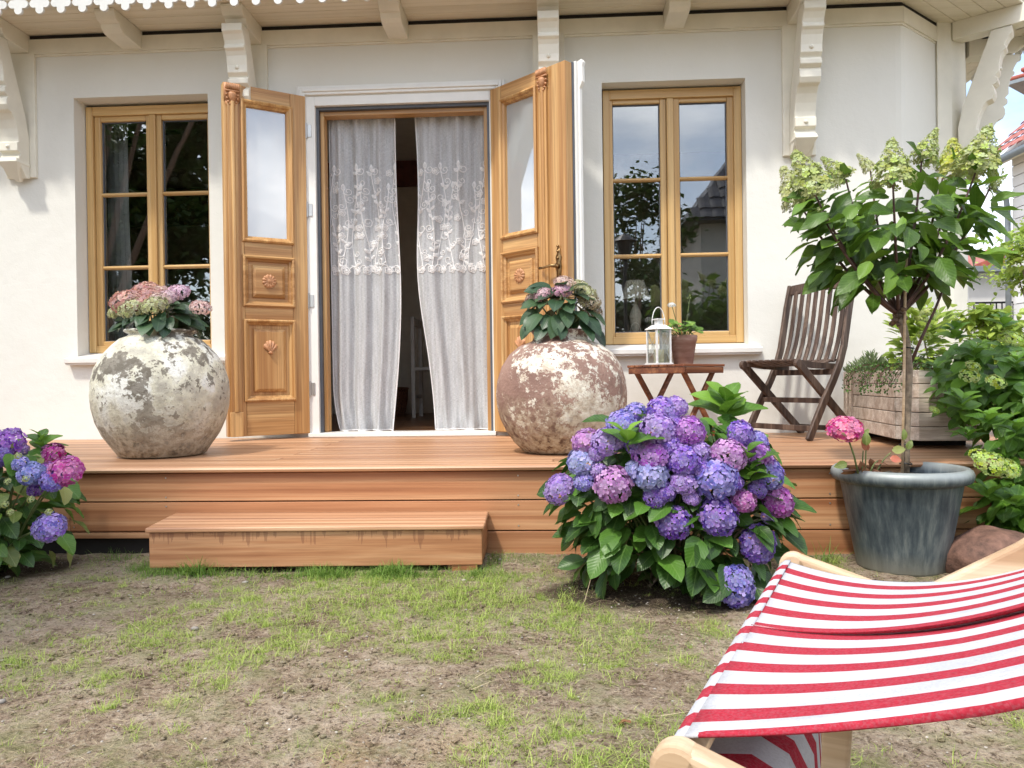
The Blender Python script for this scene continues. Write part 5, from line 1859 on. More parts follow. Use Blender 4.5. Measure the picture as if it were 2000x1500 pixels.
def panicle_mesh(seed, n=230):
    rr = random.Random(seed)
    V, Fc, U = [], [], []
    for i in range(n):
        t = (i + 0.5) / n
        h = t ** 1.1
        r_ = 0.40 * (1 - h) ** 0.8 + 0.03
        th = i * 2.39996 + rr.uniform(-.4, .4)
        c_ = Vector((r_ * math.cos(th) * rr.uniform(.6, 1.1), r_ * math.sin(th) * rr.uniform(.6, 1.1), h + rr.uniform(-.03, .03)))
        nrm = Vector((math.cos(th), math.sin(th), 0.5 + rr.uniform(-.4, .6))).normalized()
        a = nrm.orthogonal().normalized()
        a = Matrix.Rotation(rr.uniform(0, 6.28), 3, nrm) @ a
        bb = nrm.cross(a)
        p0 = (0.095 if h < 0.55 else 0.055) * rr.uniform(.7, 1.15)
        k0 = len(V)
        V.append(c_)
        U.append((0.5, 0))
        for k in range(4):
            ph = k * PI / 2
            d = a * math.cos(ph) + bb * math.sin(ph)
            e = a * math.cos(ph + .6) + bb * math.sin(ph + .6)
            e2 = a * math.cos(ph - .6) + bb * math.sin(ph - .6)
            j = len(V)
            V += [c_ + e2 * p0 * .75 + nrm * p0 * .1, c_ + d * p0 + nrm * p0 * rr.uniform(0, .5), c_ + e * p0 * .75 + nrm * p0 * .1]
            U += [(0.4, .8), (.5, 1), (.6, .8)]
            Fc += [(k0, j, j + 1, j + 2)]
    return geo_mesh('panicle_mesh', V, Fc, U, 'panicle')


PANI = [panicle_mesh(s) for s in (1, 2, 3)]
# (tip px, py), (base px, py), depth, radius factor
pans = [((1528, 325), (1562, 398), -1.78, 1.0), ((1552, 296), (1592, 380), -1.95, 1.15), ((1606, 308), (1652, 350), -1.70, 0.95), ((1674, 300), (1700, 332), -1.62, 0.8), ((1742, 272), (1744, 358), -2.02, 1.15),
        ((1829, 252), (1800, 315), -1.86, 0.95), ((1860, 270), (1868, 342), -1.70, 1.1), ((1932, 246), (1905, 338), -1.95, 1.15), ((1968, 340), (1934, 366), -1.85, 0.7), ((1597, 405), (1612, 432), -2.0, 0.7), ((1850, 285), (1845, 330), -1.6, 1.0)]
cream = (0.46, 0.52, 0.17)
for i, ((tx, ty), (bx, by), Y, rf) in enumerate(pans):
    tip, base = at(tx, ty, Y), at(bx, by, Y)
    ax = tip - base
    L = ax.length
    off = ORG[tree.name]
    up = ax.normalized()
    a = up.orthogonal().normalized()
    m = Matrix((a, up.cross(a), up)).transposed().to_4x4()
    col = (0.58, 0.60, 0.12) if bx == 1868 else (cream if i % 3 else (0.56, 0.58, 0.27))
    inst('flower_panicle', PANI[i % 3], tree, Matrix.Translation(base - off) @ m @ Matrix.Diagonal((L * rf * 1.0, L * rf * 1.0, L, 1)), col)
    # branch from the union through a leafy arc
    side = Vector((base.x - union.x, base.y - union.y, 0))
    c1 = union + Vector((side.x * 0.55, side.y * 0.6, (base.z - union.z) * 0.32))
    pts = []
    n = 12
    for k in range(n + 1):
        t = k / n
        pts.append(union * (1 - t) ** 2 + c1 * 2 * t * (1 - t) + base * t * t)
    sub_tube(tree, pts, 0.0085, 0.0035, 'stem_red', 'branch', 7)
    for k in range(4, n + 1):
        p = pts[k]
        dirb = (pts[min(k + 1, n)] - pts[k - 1]).normalized()
        s0 = dirb.orthogonal().normalized()
        ang = (k * PI / 2) + R.uniform(-.5, .5)
        for q in (0, 1):
            if R.random() < 0.10:
                continue
            d = Matrix.Rotation(ang + q * PI, 3, dirb) @ s0
            low = 1 - k / n
            dd = (d + dirb * R.uniform(0.1, 0.5) + Vector((0, 0, -0.42 * low + 0.02))).normalized()
            pet = 0.016
            sz = R.uniform(0.12, 0.18) * (1.0 if k < n - 1 else 0.75)
            leaf_at(tree, PAN, p + dd * pet, dd, (d.x * 0.25, d.y * 0.25 - 0.45, 0.8), sz, roll=R.uniform(-.5, .5), sx=R.uniform(0.85, 1.1))
# extra drooping leaves low in the crown
for i in range(105):
    px, py = R.uniform(1575, 1940), R.uniform(370, 545)
    if abs(px - 1760) > 200 - (py - 440) * 0.5:
        continue
    p = at(px, py, PY + R.uniform(-0.25, 0.25))
    d = Vector((p.x - union.x, (p.y - union.y), -0.10)).normalized()
    leaf_at(tree, PAN, p, d + Vector((R.uniform(-.3, .3), R.uniform(-.3, .3), R.uniform(-.45, .15))), (0, -0.5, 0.9), R.uniform(0.085, 0.165), roll=R.uniform(-.7, .7))
# the stray shoot from low on the trunk
sh_p = [at(1778, 712, PY), at(1800, 660, PY - .01), at(1826, 605, PY - .02), at(1850, 545, PY - .03)]
sub_tube(tree, sh_p, 0.0065, 0.0045, 'stem_red', 'branch', 7)

# ---- small pink mophead in the tub
pk = thing('pink_hydrangea', 'single bright pink mophead with withered leaves in the zinc tub rim', 'plant', at(1668, 915, -2.02))
hp = at(1650, 838, -2.05)
sub_tube(pk, [at(1676, 925, -2.02), at(1668, 890, -2.03), at(1657, 858, -2.05), hp], 0.0035, 0.003, 'stem')
head_at(pk, hp, 0.062, (0.78, 0.14, 0.34), (-0.1, -0.5, 1), HEADS, 0.75)
DEAD = [geo_mesh('withered_leaf_mesh', *leaf_geo(6, 0.5, 0.7, 0.4, 1, 0.05, 2.5), 'leaf_dead')]
REDL = [geo_mesh('red_leaf_mesh', *leaf_geo(6, 0.62, 0.35, 0.1, 1, 0.02, .6), 'leaf_red')]
PALE = [geo_mesh('pale_leaf_mesh', *leaf_geo(6, 0.62, 0.35, 0.1, 1, 0.02, .6), 'leaf_pale')]
for (px, py, Y, a, s, ms) in ((1692, 870, -2.02, 95, 0.052, PALE), (1688, 850, -2.0, 60, 0.03, PALE), (1742, 880, -1.98, 10, 0.052, PALE), (1738, 895, -2.02, -5, 0.045, REDL), (1695, 880, -2.0, 120, 0.045, REDL),
                               (1680, 900, -2.0, -80, 0.05, DEAD), (1690, 910, -2.0, -100, 0.055, DEAD), (1705, 915, -2.02, -70, 0.06, DEAD), (1718, 912, -1.98, -120, 0.05, DEAD), (1672, 915, -1.97, 200, 0.05, DEAD), (1700, 895, -1.98, -85, 0.045, DEAD), (1712, 905, -2.0, 20, 0.04, DEAD),
                               (1764, 860, -1.96, 80, 0.045, PALE), (1772, 878, -1.98, 70, 0.04, PALE), (1655, 905, -2.05, 190, 0.05, PALE)):
    aa = math.radians(a)
    leaf_at(pk, ms, at(px, py, Y), (math.cos(aa), -0.3, math.sin(aa)), (0, -0.8, 0.5), s, roll=R.uniform(-.5, .5))
for a, c in (((1690, 922), (1692, 872)), ((1712, 922), (1740, 884)), ((1700, 922), (1715, 900)), ((1684, 922), (1686, 880))):
    sub_tube(pk, arc(at(*a, -2.0), at(*c, -2.0), 0.01), 0.003, 0.002, 'stem')
MB().prism([(0, 0), (0.05, 0.01), (0.085, 0.03), (0.06, 0.042), (0.01, 0.03)], lambda u, v, t: (1.09 + u, -2.03 + v * 1.6, 0.398 + t + u * 0.05), 0, 0.002).build('fallen_petal', 'leaf_dead', pk)

# ---- big hydrangea bush in front of the terrace
BC = at(1312, 1000, -2.12)
bush = thing('hydrangea_bush', 'large hydrangea bush full of violet, blue and pink mopheads in front of the terrace', 'hydrangea', (BC.x, -2.12, 0.0))
Zb = lambda p: p
VIO = (0.30, 0.16, 0.62)
BLU = (0.30, 0.28, 0.72)
PBL = (0.40, 0.46, 0.78)
MAG = (0.50, 0.15, 0.56)
PNK = (0.68, 0.30, 0.60)
DPV = (0.22, 0.09, 0.48)
LIL = (0.52, 0.33, 0.74)
hd = [(1294, 803, 30, VIO), (1215, 826, 30, BLU), (1286, 838, 36, LIL), (1346, 843, 30, MAG), (1144, 862, 27, PNK), (1188, 862, 32, LIL), (1136, 900, 29, PBL), (1272, 888, 35, MAG), (1334, 897, 33, VIO),
      (1270, 925, 34, PBL), (1093, 955, 31, LIL), (1198, 946, 36, PNK), (1398, 934, 42, BLU), (1336, 941, 26, LIL), (1423, 890, 34, PNK), (1475, 885, 28, MAG), (1447, 848, 26, VIO), (1502, 925, 31, BLU), (1518, 980, 31, (0.60, 0.12, 0.45)),
      (1452, 978, 24, (0.66, 0.20, 0.48)), (1402, 1008, 37, VIO), (1316, 1020, 33, DPV), (1479, 1062, 36, VIO), (1437, 1145, 39, BLU), (1280, 970, 22, DPV), (1141, 940, 20, BLU), (1500, 1010, 14, LIL), (1320, 795, 22, LIL), (1240, 806, 22, BLU), (1480, 860, 20, BLU)]
heads_pos = []
hd += [(1240, 870, 20, VIO), (1165, 885, 18, LIL), (1308, 868, 20, VIO), (1365, 880, 20, LIL), (1240, 915, 18, PBL), (1368, 915, 20, VIO), (1300, 960, 20, VIO), (1432, 940, 20, VIO), (1495, 900, 18, MAG), (1170, 920, 16, LIL), (1320, 830, 18, VIO), (1350, 970, 18, LIL), (1480, 955, 18, VIO)]
for (px, py, r_, col) in hd:
    col = tuple(0.72 * a + 0.28 * b for a, b in zip(col, VIO))
    r_ *= 0.95
    dx, dy = (px - 1312) / 262.0, (py - 960) / 230.0
    q = max(0.0, 1 - dx * dx * 0.9 - (dy * dy if dy < 0 else dy * dy * 0.4))
    Y = -2.10 - 0.36 * math.sqrt(q)
    if py > 1100:
        Y = -2.42
    p = at(px, py, Y)
    rad = r_ / F_PX * (Y - CAM.y) * 1.06
    heads_pos.append((p, rad))
    up = Vector((dx * 0.8, -1.0, 0.75 - dy * 0.5))
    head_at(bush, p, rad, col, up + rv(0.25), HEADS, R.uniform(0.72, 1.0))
    g0 = Vector((BC.x + (p.x - BC.x) * 0.15 + R.uniform(-.03, .03), -2.15 + R.uniform(-.05, .05), 0.02))
    sub_tube(bush, arc(g0, p - up.normalized() * rad * 0.5, 0.05, 8), 0.0055, 0.0035, 'stem')
cnt = 0
tries = 0
while cnt < 268 and tries < 5000:
    tries += 1
    th = R.uniform(0, 2 * PI)
    zz = R.uniform(-0.85, 0.98)
    rxy = math.sqrt(max(0, 1 - zz * zz))
    if zz < 0:
        rxy = 1 - 0.28 * zz * zz * 1.2
    nrm = Vector((math.cos(th) * rxy, math.sin(th) * rxy, zz * (1.0 if zz > 0 else 0.55)))
    if nrm.y > 0.25:
        continue
    shell_ = R.uniform(0.72, 1.0)
    p = Vector((BC.x + nrm.x * 0.405 * shell_, -2.12 + nrm.y * 0.37 * shell_, 0.335 + zz * 0.325 * shell_))
    if any((p - h).length < r2 * 1.05 for h, r2 in heads_pos):
        continue
    if zz > 0.2 and R.random() < 0.35:
        continue
    d = Vector((nrm.x, nrm.y, 0)).normalized() if nrm.xy.length > 0.1 else Vector((R.uniform(-1, 1), -1, 0)).normalized()
    d = d + Vector((R.uniform(-.7, .7), R.uniform(-.4, .4), -0.38 - 0.4 * max(0, -zz) + R.uniform(-.4, .5)))
    upv = Vector((nrm.x * 0.8, nrm.y * 0.8 - 0.2, 0.75))
    leaf_at(bush, HYD, p, d, upv, R.uniform(0.070, 0.125), roll=R.uniform(-.5, .5), sx=R.uniform(.85, 1.1))
    cnt += 1


def rosette_leaves(parent, meshes, c_, n, size, spread=0.9, lift=0.5, mat=None):
    for k in range(n):
        th = k * 2.4 + R.uniform(-.3, .3)
        f = 1 - 0.55 * k / n
        d = Vector((math.cos(th) * spread, math.sin(th) * spread, lift + 0.6 * k / n))
        leaf_at(parent, meshes, Vector(c_) + Vector((0, 0, 0.008 * k)), d, (0, -0.35, 1), size * f * R.uniform(.85, 1.1), roll=R.uniform(-.25, .25))


BRI = [geo_mesh('young_hydrangea_leaf_mesh', *leaf_geo(8, 0.60, dp, 0.20, 0.9, 0.03, 0.4), 'leaf_shrub') for dp in (0.2, 0.35)]
for (px, py, Y, n, s) in ((1418, 815, -2.15, 10, 0.17), (1255, 835, -2.35, 7, 0.09), (1225, 870, -2.46, 6, 0.12), (1460, 905, -2.40, 6, 0.10), (1465, 940, -2.42, 6, 0.09), (1440, 868, -2.2, 4, 0.12)):
    c_ = at(px, py, Y)
    sub_tube(bush, arc((BC.x + (c_.x - BC.x) * .4, -2.12, 0.2), c_, 0.02), 0.005, 0.0035, 'stem')
    rosette_leaves(bush, BRI, c_, n, s)
for (px, py, Y, a, s) in ((1415, 1150, -2.48, 205, 0.085), (1380, 1110, -2.44, 265, 0.095), (1560, 1090, -2.15, -35, 0.10), (1470, 1100, -2.3, -50, 0.10)):
    aa = math.radians(a)
    leaf_at(bush, HYD, at(px, py, Y), (math.cos(aa), -0.3, math.sin(aa)), (0, -0.8, 0.6), s)
sub_tube(bush, [at(1395, 1175, -2.42), at(1385, 1120, -2.4), at(1370, 1060, -2.3)], 0.004, 0.004, 'stem')
mats4 = []
for i in range(520):
    th = R.uniform(0, 6.28)
    r_ = R.uniform(0, 0.72)
    zz = R.uniform(0.05, 0.55)
    p = Vector((BC.x + math.cos(th) * 0.40 * r_, -2.10 + math.sin(th) * 0.34 * r_, zz))
    mats4.append((0, orient(p, Vector((math.cos(th), math.sin(th), R.uniform(-.6, .4))), (0, 0, 1), R.uniform(0.08, 0.12), R.uniform(-.8, .8))))
joined('inner_foliage', [G_HYD], mats4, 'leaf', bush)
for i in range(16):
    th = R.uniform(PI, 2 * PI)
    g0 = Vector((BC.x + R.uniform(-.1, .1), -2.16 + R.uniform(-.05, .05), 0.0))
    g1 = Vector((BC.x + math.cos(th) * 0.32, -2.12 + math.sin(th) * 0.28, R.uniform(0.2, 0.4)))
    sub_tube(bush, arc(g0, g1, 0.03), 0.006, 0.004, 'bark', 'stem')

# ---- hydrangea at the left edge
LB = at(20, 1000, -2.05)
lbush = thing('left_hydrangea', 'hydrangea with purple, blue and magenta blooms at the left end of the terrace', 'hydrangea', (LB.x, -2.05, 0.0))
lh = []
for (px, py, r_, col, Y) in ((18, 862, 27, (0.36, 0.12, 0.60), -2.1), (-5, 892, 24, VIO, -2.15), (40, 905, 15, BLU, -2.2), (62, 925, 24, (0.30, 0.32, 0.74), -2.2), (104, 938, 23, (0.28, 0.20, 0.70), -2.22), (130, 920, 30, (0.66, 0.12, 0.44), -2.2),
                             (102, 886, 22, (0.52, 0.05, 0.30), -2.0), (97, 1030, 29, (0.34, 0.24, 0.68), -2.28), (70, 955, 15, DPV, -2.15), (45, 880, 12, LIL, -2.0), (-40, 950, 30, BLU, -2.2), (90, 925, 22, MAG, -2.15)):
    p = at(px, py, Y)
    rad = r_ / F_PX * (Y - CAM.y) * 1.06
    lh.append((p, rad))
    head_at(lbush, p, rad, col, (R.uniform(-.2, .4), -0.9, 0.8), HEADS, 0.85)
    sub_tube(lbush, arc((LB.x - 0.1 + R.uniform(-.05, .05), -2.0, 0.02), p, 0.04), 0.005, 0.003, 'stem')
LHY = [geo_mesh('left_leaf_mesh', *leaf_geo(8, 0.66, 0.25, 0.12, 0.9, 0.035, .5), m) for m in ('leaf', 'leaf_shrub', 'leaf_pale', 'leaf')]
cnt = 0
while cnt < 170:
    th = R.uniform(0, 2 * PI)
    zz = R.uniform(-0.9, 0.95)
    rxy = math.sqrt(max(0, 1 - zz * zz)) if zz > 0 else 1 - 0.25 * zz * zz
    nrm = Vector((math.cos(th) * rxy, math.sin(th) * rxy, zz * 0.6))
    if nrm.y > 0.3:
        continue
    f = R.uniform(0.7, 1.0)
    p = Vector((LB.x - 0.10 + nrm.x * 0.335 * f, -2.02 + nrm.y * 0.30 * f, 0.325 + zz * 0.30 * f))
    cnt += 1
    if any((p - h).length < r2 for h, r2 in lh):
        continue
    d = Vector((nrm.x, nrm.y, 0)) + Vector((R.uniform(-.6, .6), R.uniform(-.4, .3), -0.55 + R.uniform(-.3, .4)))
    leaf_at(lbush, LHY, p, d, (nrm.x * .8, nrm.y * .8 - 0.2, 0.8), R.uniform(0.065, 0.11), roll=R.uniform(-.5, .5))
c_ = at(80, 880, -2.0)
rosette_leaves(lbush, BRI, c_, 8, 0.10)
BUDS = [petal_head('bud_cluster_mesh', 26, 1.0, 0.28, seed=9, squash=0.6, cover=0.3)]
for (px, py) in ((60, 975), (20, 1000), (95, 1000), (15, 940), (50, 935), (35, 890), (95, 1010), (10, 985)):
    head_at(lbush, at(px, py, -2.28), 0.013, (0.50, 0.56, 0.20), (0, -1, .8), BUDS)
mats4 = []
for i in range(260):
    th = R.uniform(0, 6.28)
    r_ = R.uniform(0, 0.75)
    p = Vector((LB.x - 0.12 + math.cos(th) * 0.30 * r_, -2.0 + math.sin(th) * 0.28 * r_, R.uniform(0.05, 0.5)))
    mats4.append((0, orient(p, (math.cos(th), math.sin(th), R.uniform(-.6, .4)), (0, 0, 1), R.uniform(0.07, 0.10), R.uniform(-.8, .8))))
joined('inner_foliage', [G_HYD], mats4, 'leaf', lbush)

# ---- shrub bank right of the tub
SC = (2.28, -1.45)
shr = thing('snowball_shrub', 'tall leafy green shrub with lime buds growing right of the zinc tub', 'shrub', (2.25, -1.5, 0.0))
cnt = 0
blobs = [((2.05, -1.62, 0.42), (0.28, 0.25, 0.36)), ((2.30, -1.50, 0.66), (0.36, 0.32, 0.30)), ((2.55, -1.40, 0.45), (0.40, 0.35, 0.45)), ((1.97, -1.35, 0.72), (0.22, 0.26, 0.22)), ((1.95, -1.75, 0.20), (0.22, 0.18, 0.22)), ((2.62, -1.30, 0.86), (0.30, 0.25, 0.16))]
mats4 = []
for (c_, rr3) in blobs:
    for i in range(150):
        n_ = rv().normalized()
        if n_.y > 0.35:
            n_.y = -n_.y
        f = R.uniform(0.75, 1.0)
        p = Vector((c_[0] + n_.x * rr3[0] * f, c_[1] + n_.y * rr3[1] * f, c_[2] + n_.z * rr3[2] * f))
        if p.z < 0.06:
            continue
        d = Vector((n_.x, n_.y, 0)) + Vector((R.uniform(-.7, .7), R.uniform(-.5, .3), -0.25 + R.uniform(-.3, .4)))
        up = Vector((n_.x * .6, n_.y * .6 - 0.15, 1))
        s = R.uniform(0.065, 0.115)
        if cnt < 290 and (i % 5 < 2):
            leaf_at(shr, SHR, p, d, up, s, roll=R.uniform(-.4, .4))
            cnt += 1
        else:
            mats4.append((0, orient(p * 1.0 + Vector((0, 0.03, 0)), d, up, s, R.uniform(-.5, .5))))
    for i in range(170):
        n_ = rv().normalized() * R.uniform(0.2, 0.75)
        p = Vector((c_[0] + n_.x * rr3[0], c_[1] + n_.y * rr3[1] + 0.06, c_[2] + n_.z * rr3[2]))
        if p.z > 0.05:
            mats4.append((0, orient(p, (n_.x, n_.y - .3, -.3), (0, 0, 1), R.uniform(0.07, 0.11), R.uniform(-.8, .8))))
joined('dense_foliage', [G_HYD], mats4, 'leaf_shrub', shr)
for (px, py, Y, n, s) in ((1865, 665, -1.5, 9, 0.10), (1905, 700, -1.6, 7, 0.10), (1960, 640, -1.5, 7, 0.10), (1985, 720, -1.75, 7, 0.10), (1830, 735, -1.55, 6, 0.09), (1880, 800, -1.8, 7, 0.12), (1930, 830, -1.9, 6, 0.11), (1985, 850, -1.9, 6, 0.11), (1930, 975, -1.95, 5, 0.13), (1985, 990, -2.0, 5, 0.13), (1890, 860, -1.85, 5, 0.10)):
    c_ = at(px, py, Y)
    rosette_leaves(shr, BRI, c_, n, s)
for (px, py, Y, r_) in ((1935, 905, -2.0, 30), (1965, 915, -2.0, 24), (1915, 890, -1.98, 18), (1895, 735, -1.7, 18), (1900, 715, -1.68, 14), (1805, 655, -1.5, 14), (1945, 745, -1.8, 18), (1825, 800, -1.75, 10), (1975, 660, -1.5, 22), (1985, 700, -1.5, 20)):
    rad = r_ / F_PX * (Y - CAM.y)
    head_at(shr, at(px, py, Y), rad, (0.44, 0.58, 0.10), (R.uniform(-.3, .3), -0.8, 1), BUDS + HEADS_S, 0.7)
for i in range(14):
    g0 = (2.1 + R.uniform(-.15, .35), -1.6, 0.0)
    sub_tube(shr, arc(g0, (g0[0] + R.uniform(-.2, .3), -1.65, R.uniform(.5, .9)), 0.02), 0.007, 0.004, 'bark', 'stem')
for px, py in ((1985, 1005), (1905, 925)):
    q = at(px, py, -1.85)

# lime shrub beyond the planter, against the bay
ls = thing('lime_hydrangea', 'bright lime green young hydrangea growing behind the standard tree trunk', 'shrub', (2.1, -0.9, 0.3))
mats4 = []
for i in range(420):
    px = R.choice((1790, 1800, 1780, 1815))
    n_ = rv().normalized() * R.uniform(0.3, 1.0)
    c_ = at(1800, 665, -0.95)
    p = c_ + Vector((n_.x * 0.17, n_.y * 0.12, n_.z * 0.24 - 0.03))
    mats4.append((0, orient(p, n_ + Vector((0, -.3, .2)), (0, -.3, 1), R.uniform(0.04, 0.075), R.uniform(-.5, .5))))
joined('crown', [G_HYD], mats4, 'leaf_lime', ls)
sub_tube(ls, arc((2.1, -0.9, 0.0), at(1800, 640, -0.95), 0.02), 0.008, 0.004, 'bark', 'stem')
for k in range(4):
    head_at(ls, at(1790 + 8 * k, 610 + 12 * (k % 3), -1.0), 0.035, (0.55, 0.62, 0.20), (0, -.4, 1), HEADS_S)

# ---- boulder
bo = MB()
v_, f_ = ico((0, 0, 0), 1.0, 4)
bcn = at(1945, 1085, -1.98)
bo.add([(bcn.x + x * 0.185 * (1 + 0.05 * mn.noise(Vector((x * 4, y * 4, z * 4 + 3))) + 0.16 * mn.noise(Vector((x * 1.4, y * 1.4, z * 1.4)))), -1.98 + y * 0.16, 0.045 + z * 0.135 * (1 + 0.12 * mn.noise(Vector((x * 2, y * 2, z * 2 + 5))))) for x, y, z in v_], f_)
bo = bo.build('boulder', 'boulder', smooth=True, origin=(bcn.x, -1.98, 0.0))
tag(bo, 'rounded red brown granite boulder on the ground right of the zinc tub', 'boulder')

# ================================================================== DECKCHAIR
NB = Vector((0.102, -4.320, 0.0))
FB = Vector((0.370, -3.716, 0.0))
uu = (FB - NB).normalized()
vv = Vector((uu.y, -uu.x, 0))
BW = (FB - NB).length
dc = thing('deckchair', 'wooden deckchair with red and white striped canvas in the right foreground', 'deckchair', (NB.x, NB.y, 0.0), math.atan2(vv.y, vv.x))


def rail(w, pts, name, th=0.024, wd=0.042):
    return MB().path_bar([(s, w, z) for s, z in pts], th, wd, (0, 1, 0)).build(name, 'beech', dc, bevel=0.007, world=False, seg=3)


for w, dz in ((-0.032, 0.006), (BW + 0.020, 0.0)):
    rail(w, [(0.004, 0.458 + dz), (0.11, 0.426 + dz), (0.30, 0.365), (0.62, 0.26), (1.10, 0.02)], 'seat_rail')
    MB().tube([(0.004, w - 0.012, 0.458 + dz), (0.004, w + 0.012, 0.458 + dz)], 0.0212, 24).build('rail_end', 'beech', dc, bevel=0.005, world=False)
for w in (-0.004, BW - 0.004):
    rail(w, [(0.13, 0.386), (0.313, 0.505), (0.95, 1.02)] if w > 0 else [(0.13, 0.386), (0.22, 0.42), (0.30, 0.46)], 'back_rail', 0.022, 0.045)
rail(BW * 0.98, [(0.050, 0.0), (0.066, 0.22), (0.074, 0.385)], 'prop_leg', 0.022, 0.046)
MB().tube([(0, -0.040, 0.455), (0, BW + 0.030, 0.452)], 0.013, 14).build('front_bar', 'beech', dc, smooth=True, world=False)
MB().tube([(0.93, 0.0, 0.99), (0.93, BW, 0.99)], 0.014, 12).build('head_bar', 'beech', dc, smooth=True, world=False)

cs = MB()
NSW, NSS = 120, 60
V, U = [], []
SLIT = 0.47


def canvas_pt(q, c):
    """q across 0..1 (near..far), c along 0..1: a hammock hung between front and head bar, slack on the far side"""
    s = c * 0.95
    l0 = (q - 0.47) * (q - 1) / 0.47
    l1 = q * (q - 1) / (0.47 * -0.53)
    l2 = q * (q - 0.47) / 0.53

    def zq(a0, b0, c0):
        if s < 0.33:
            return a0 + b0 * s + c0 * s * s
        zz = a0 + b0 * 0.33 + c0 * 0.33 * 0.33
        m0 = (b0 + 2 * c0 * 0.33) * 0.60
        m1 = 0.60
        t = (s - 0.33) / 0.60
        return zz * (2 * t ** 3 - 3 * t * t + 1) + m0 * (t ** 3 - 2 * t * t + t) + 1.0 * (-2 * t ** 3 + 3 * t * t) + m1 * (t ** 3 - t * t)
    return s, l0 * zq(0.474, 0.27, 0.32) + l1 * zq(0.470, -0.03, 0.90) + l2 * zq(0.468, -0.27, 1.10)


qs = []
for j in range(NSW + 1):
    qs.append(j / NSW)
for c_i in range(NSS + 1):
    c = c_i / NSS
    g_ = min(1.0, max(0.0, (c * 0.95 - 0.006) / 0.20))
    for q in qs:
        # parameter q runs 0..0.46 near panel, 0.46..0.54 pleat, 0.54..1 far panel
        if q < 0.46:
            w = q / 0.46 * SLIT
            s, z = canvas_pt(w, c)
            z -= 0.006 * g_
            # drooping outer hem
            if w < 0.018:
                t = 1 - w / 0.018
                z -= 0.012 * g_ * t
                w += 0.013 * g_ * t
        elif q < 0.54:
            t = (q - 0.46) / 0.08
            s, z = canvas_pt(SLIT, c)
            if t < 0.5:
                w = SLIT + 0.07 * g_ * t * 2
                z += (-0.006 - 0.030 * t * 2) * g_
            else:
                w = SLIT + (0.07 - 0.090 * (t * 2 - 1)) * g_
                z += (-0.036 + 0.040 * (t * 2 - 1)) * g_
        else:
            w = SLIT + (q - 0.54) / 0.46 * (1 - SLIT)
            s, z = canvas_pt(w, c)
            t = max(0, 1 - (w - SLIT) / 0.10)
            z += 0.004 * g_ * t
            w -= 0.020 * g_ * t * t
        V.append((s, w * BW, z))
        U.append((c, 0.06 if (q < 0.012 and g_ > 0.03) or 0.475 < q < 0.53 else q))
b = MB()
b.v = V
b.f = [(i * (NSW + 1) + j, i * (NSW + 1) + j + 1, (i + 1) * (NSW + 1) + j + 1, (i + 1) * (NSW + 1) + j) for i in range(NSS) for j in range(NSW)]
cv = b.build('canvas', 'canvas', dc, smooth=True, world=False)
ul = cv.data.uv_layers.new(name='UVMap')
li = np.zeros(len(cv.data.loops), dtype=np.int32)
cv.data.loops.foreach_get('vertex_index', li)
Uv = np.array([(c, w) for c, w in U], dtype=np.float32)
ul.data.foreach_set('uv', Uv[li].ravel())
sd = cv.modifiers.new('thickness', 'SOLIDIFY')
sd.thickness = 0.0022
# wrap round the front bar and the tail hanging below it
V, U = [], []
NQ = 60
prof = [(0.0 + 0.016 * math.sin(a), 0.4545 + 0.0165 * math.cos(a)) for a in [math.radians(x) for x in (8, -20, -50, -80, -110, -140, -165)]]
prof += [(0.012, 0.436), (0.038, 0.434), (0.060, 0.424), (0.072, 0.400), (0.074, 0.36), (0.066, 0.32), (0.045, 0.30)]
for k, (s, z) in enumerate(prof):
    for j in range(NQ + 1):
        q = j / NQ
        V.append((s + (0.008 * math.sin(q * 7) if k > 7 else 0), q * BW, z + (0.008 * math.sin(q * 5 + 1) if k > 7 else 0)))
        U.append((k / 10, q))
b = MB()
b.v = V
b.f = [(i * (NQ + 1) + j, i * (NQ + 1) + j + 1, (i + 1) * (NQ + 1) + j + 1, (i + 1) * (NQ + 1) + j) for i in range(len(prof) - 1) for j in range(NQ)]
cw = b.build('canvas_tail', 'canvas', dc, smooth=True, world=False)
ul = cw.data.uv_layers.new(name='UVMap')
li = np.zeros(len(cw.data.loops), dtype=np.int32)
cw.data.loops.foreach_get('vertex_index', li)
ul.data.foreach_set('uv', np.array(U, dtype=np.float32)[li].ravel())
sd = cw.modifiers.new('thickness', 'SOLIDIFY')
sd.thickness = 0.002

# ================================================================== LAWN
def blade_geo(segs, w, bend):
    V, U, Fc = [], [], []
    for i in range(segs + 1):
        t = i / segs
        ww = w * (1 - t * 0.85)
        V += [(-ww, bend * t * t, t * (1 - 0.25 * bend * t)), (ww, bend * t * t, t * (1 - 0.25 * bend * t))]
        U += [(0, t), (1, t)]
    for i in range(segs):
        Fc.append((2 * i, 2 * i + 1, 2 * i + 3, 2 * i + 2))
    return V, Fc, U


BL = [blade_geo(3, 0.030, 0.25), blade_geo(3, 0.026, 0.6), blade_geo(3, 0.034, 1.0)]
rs = np.random.RandomState(4)


def occupied(x, y):
    if y > -1.70:
        return True
    if -1.60 < x < -0.27 and y > -2.03:
        return True
    if (x - ZC.x) ** 2 + (y - ZC.y) ** 2 < 0.2 ** 2:
        return True
    return False


def blade_mat(x, y, h, lean=0.5, w=1.0):
    yaw_ = R.uniform(0, 6.28)
    tilt = R.uniform(0, lean)
    m = Matrix.Translation((x, y, ground_z(x, y) - 0.004)) @ Matrix.Rotation(yaw_, 4, 'Z') @ Matrix.Rotation(-tilt, 4, 'X')
    return m @ Matrix.Diagonal((h * w, h, h, 1))


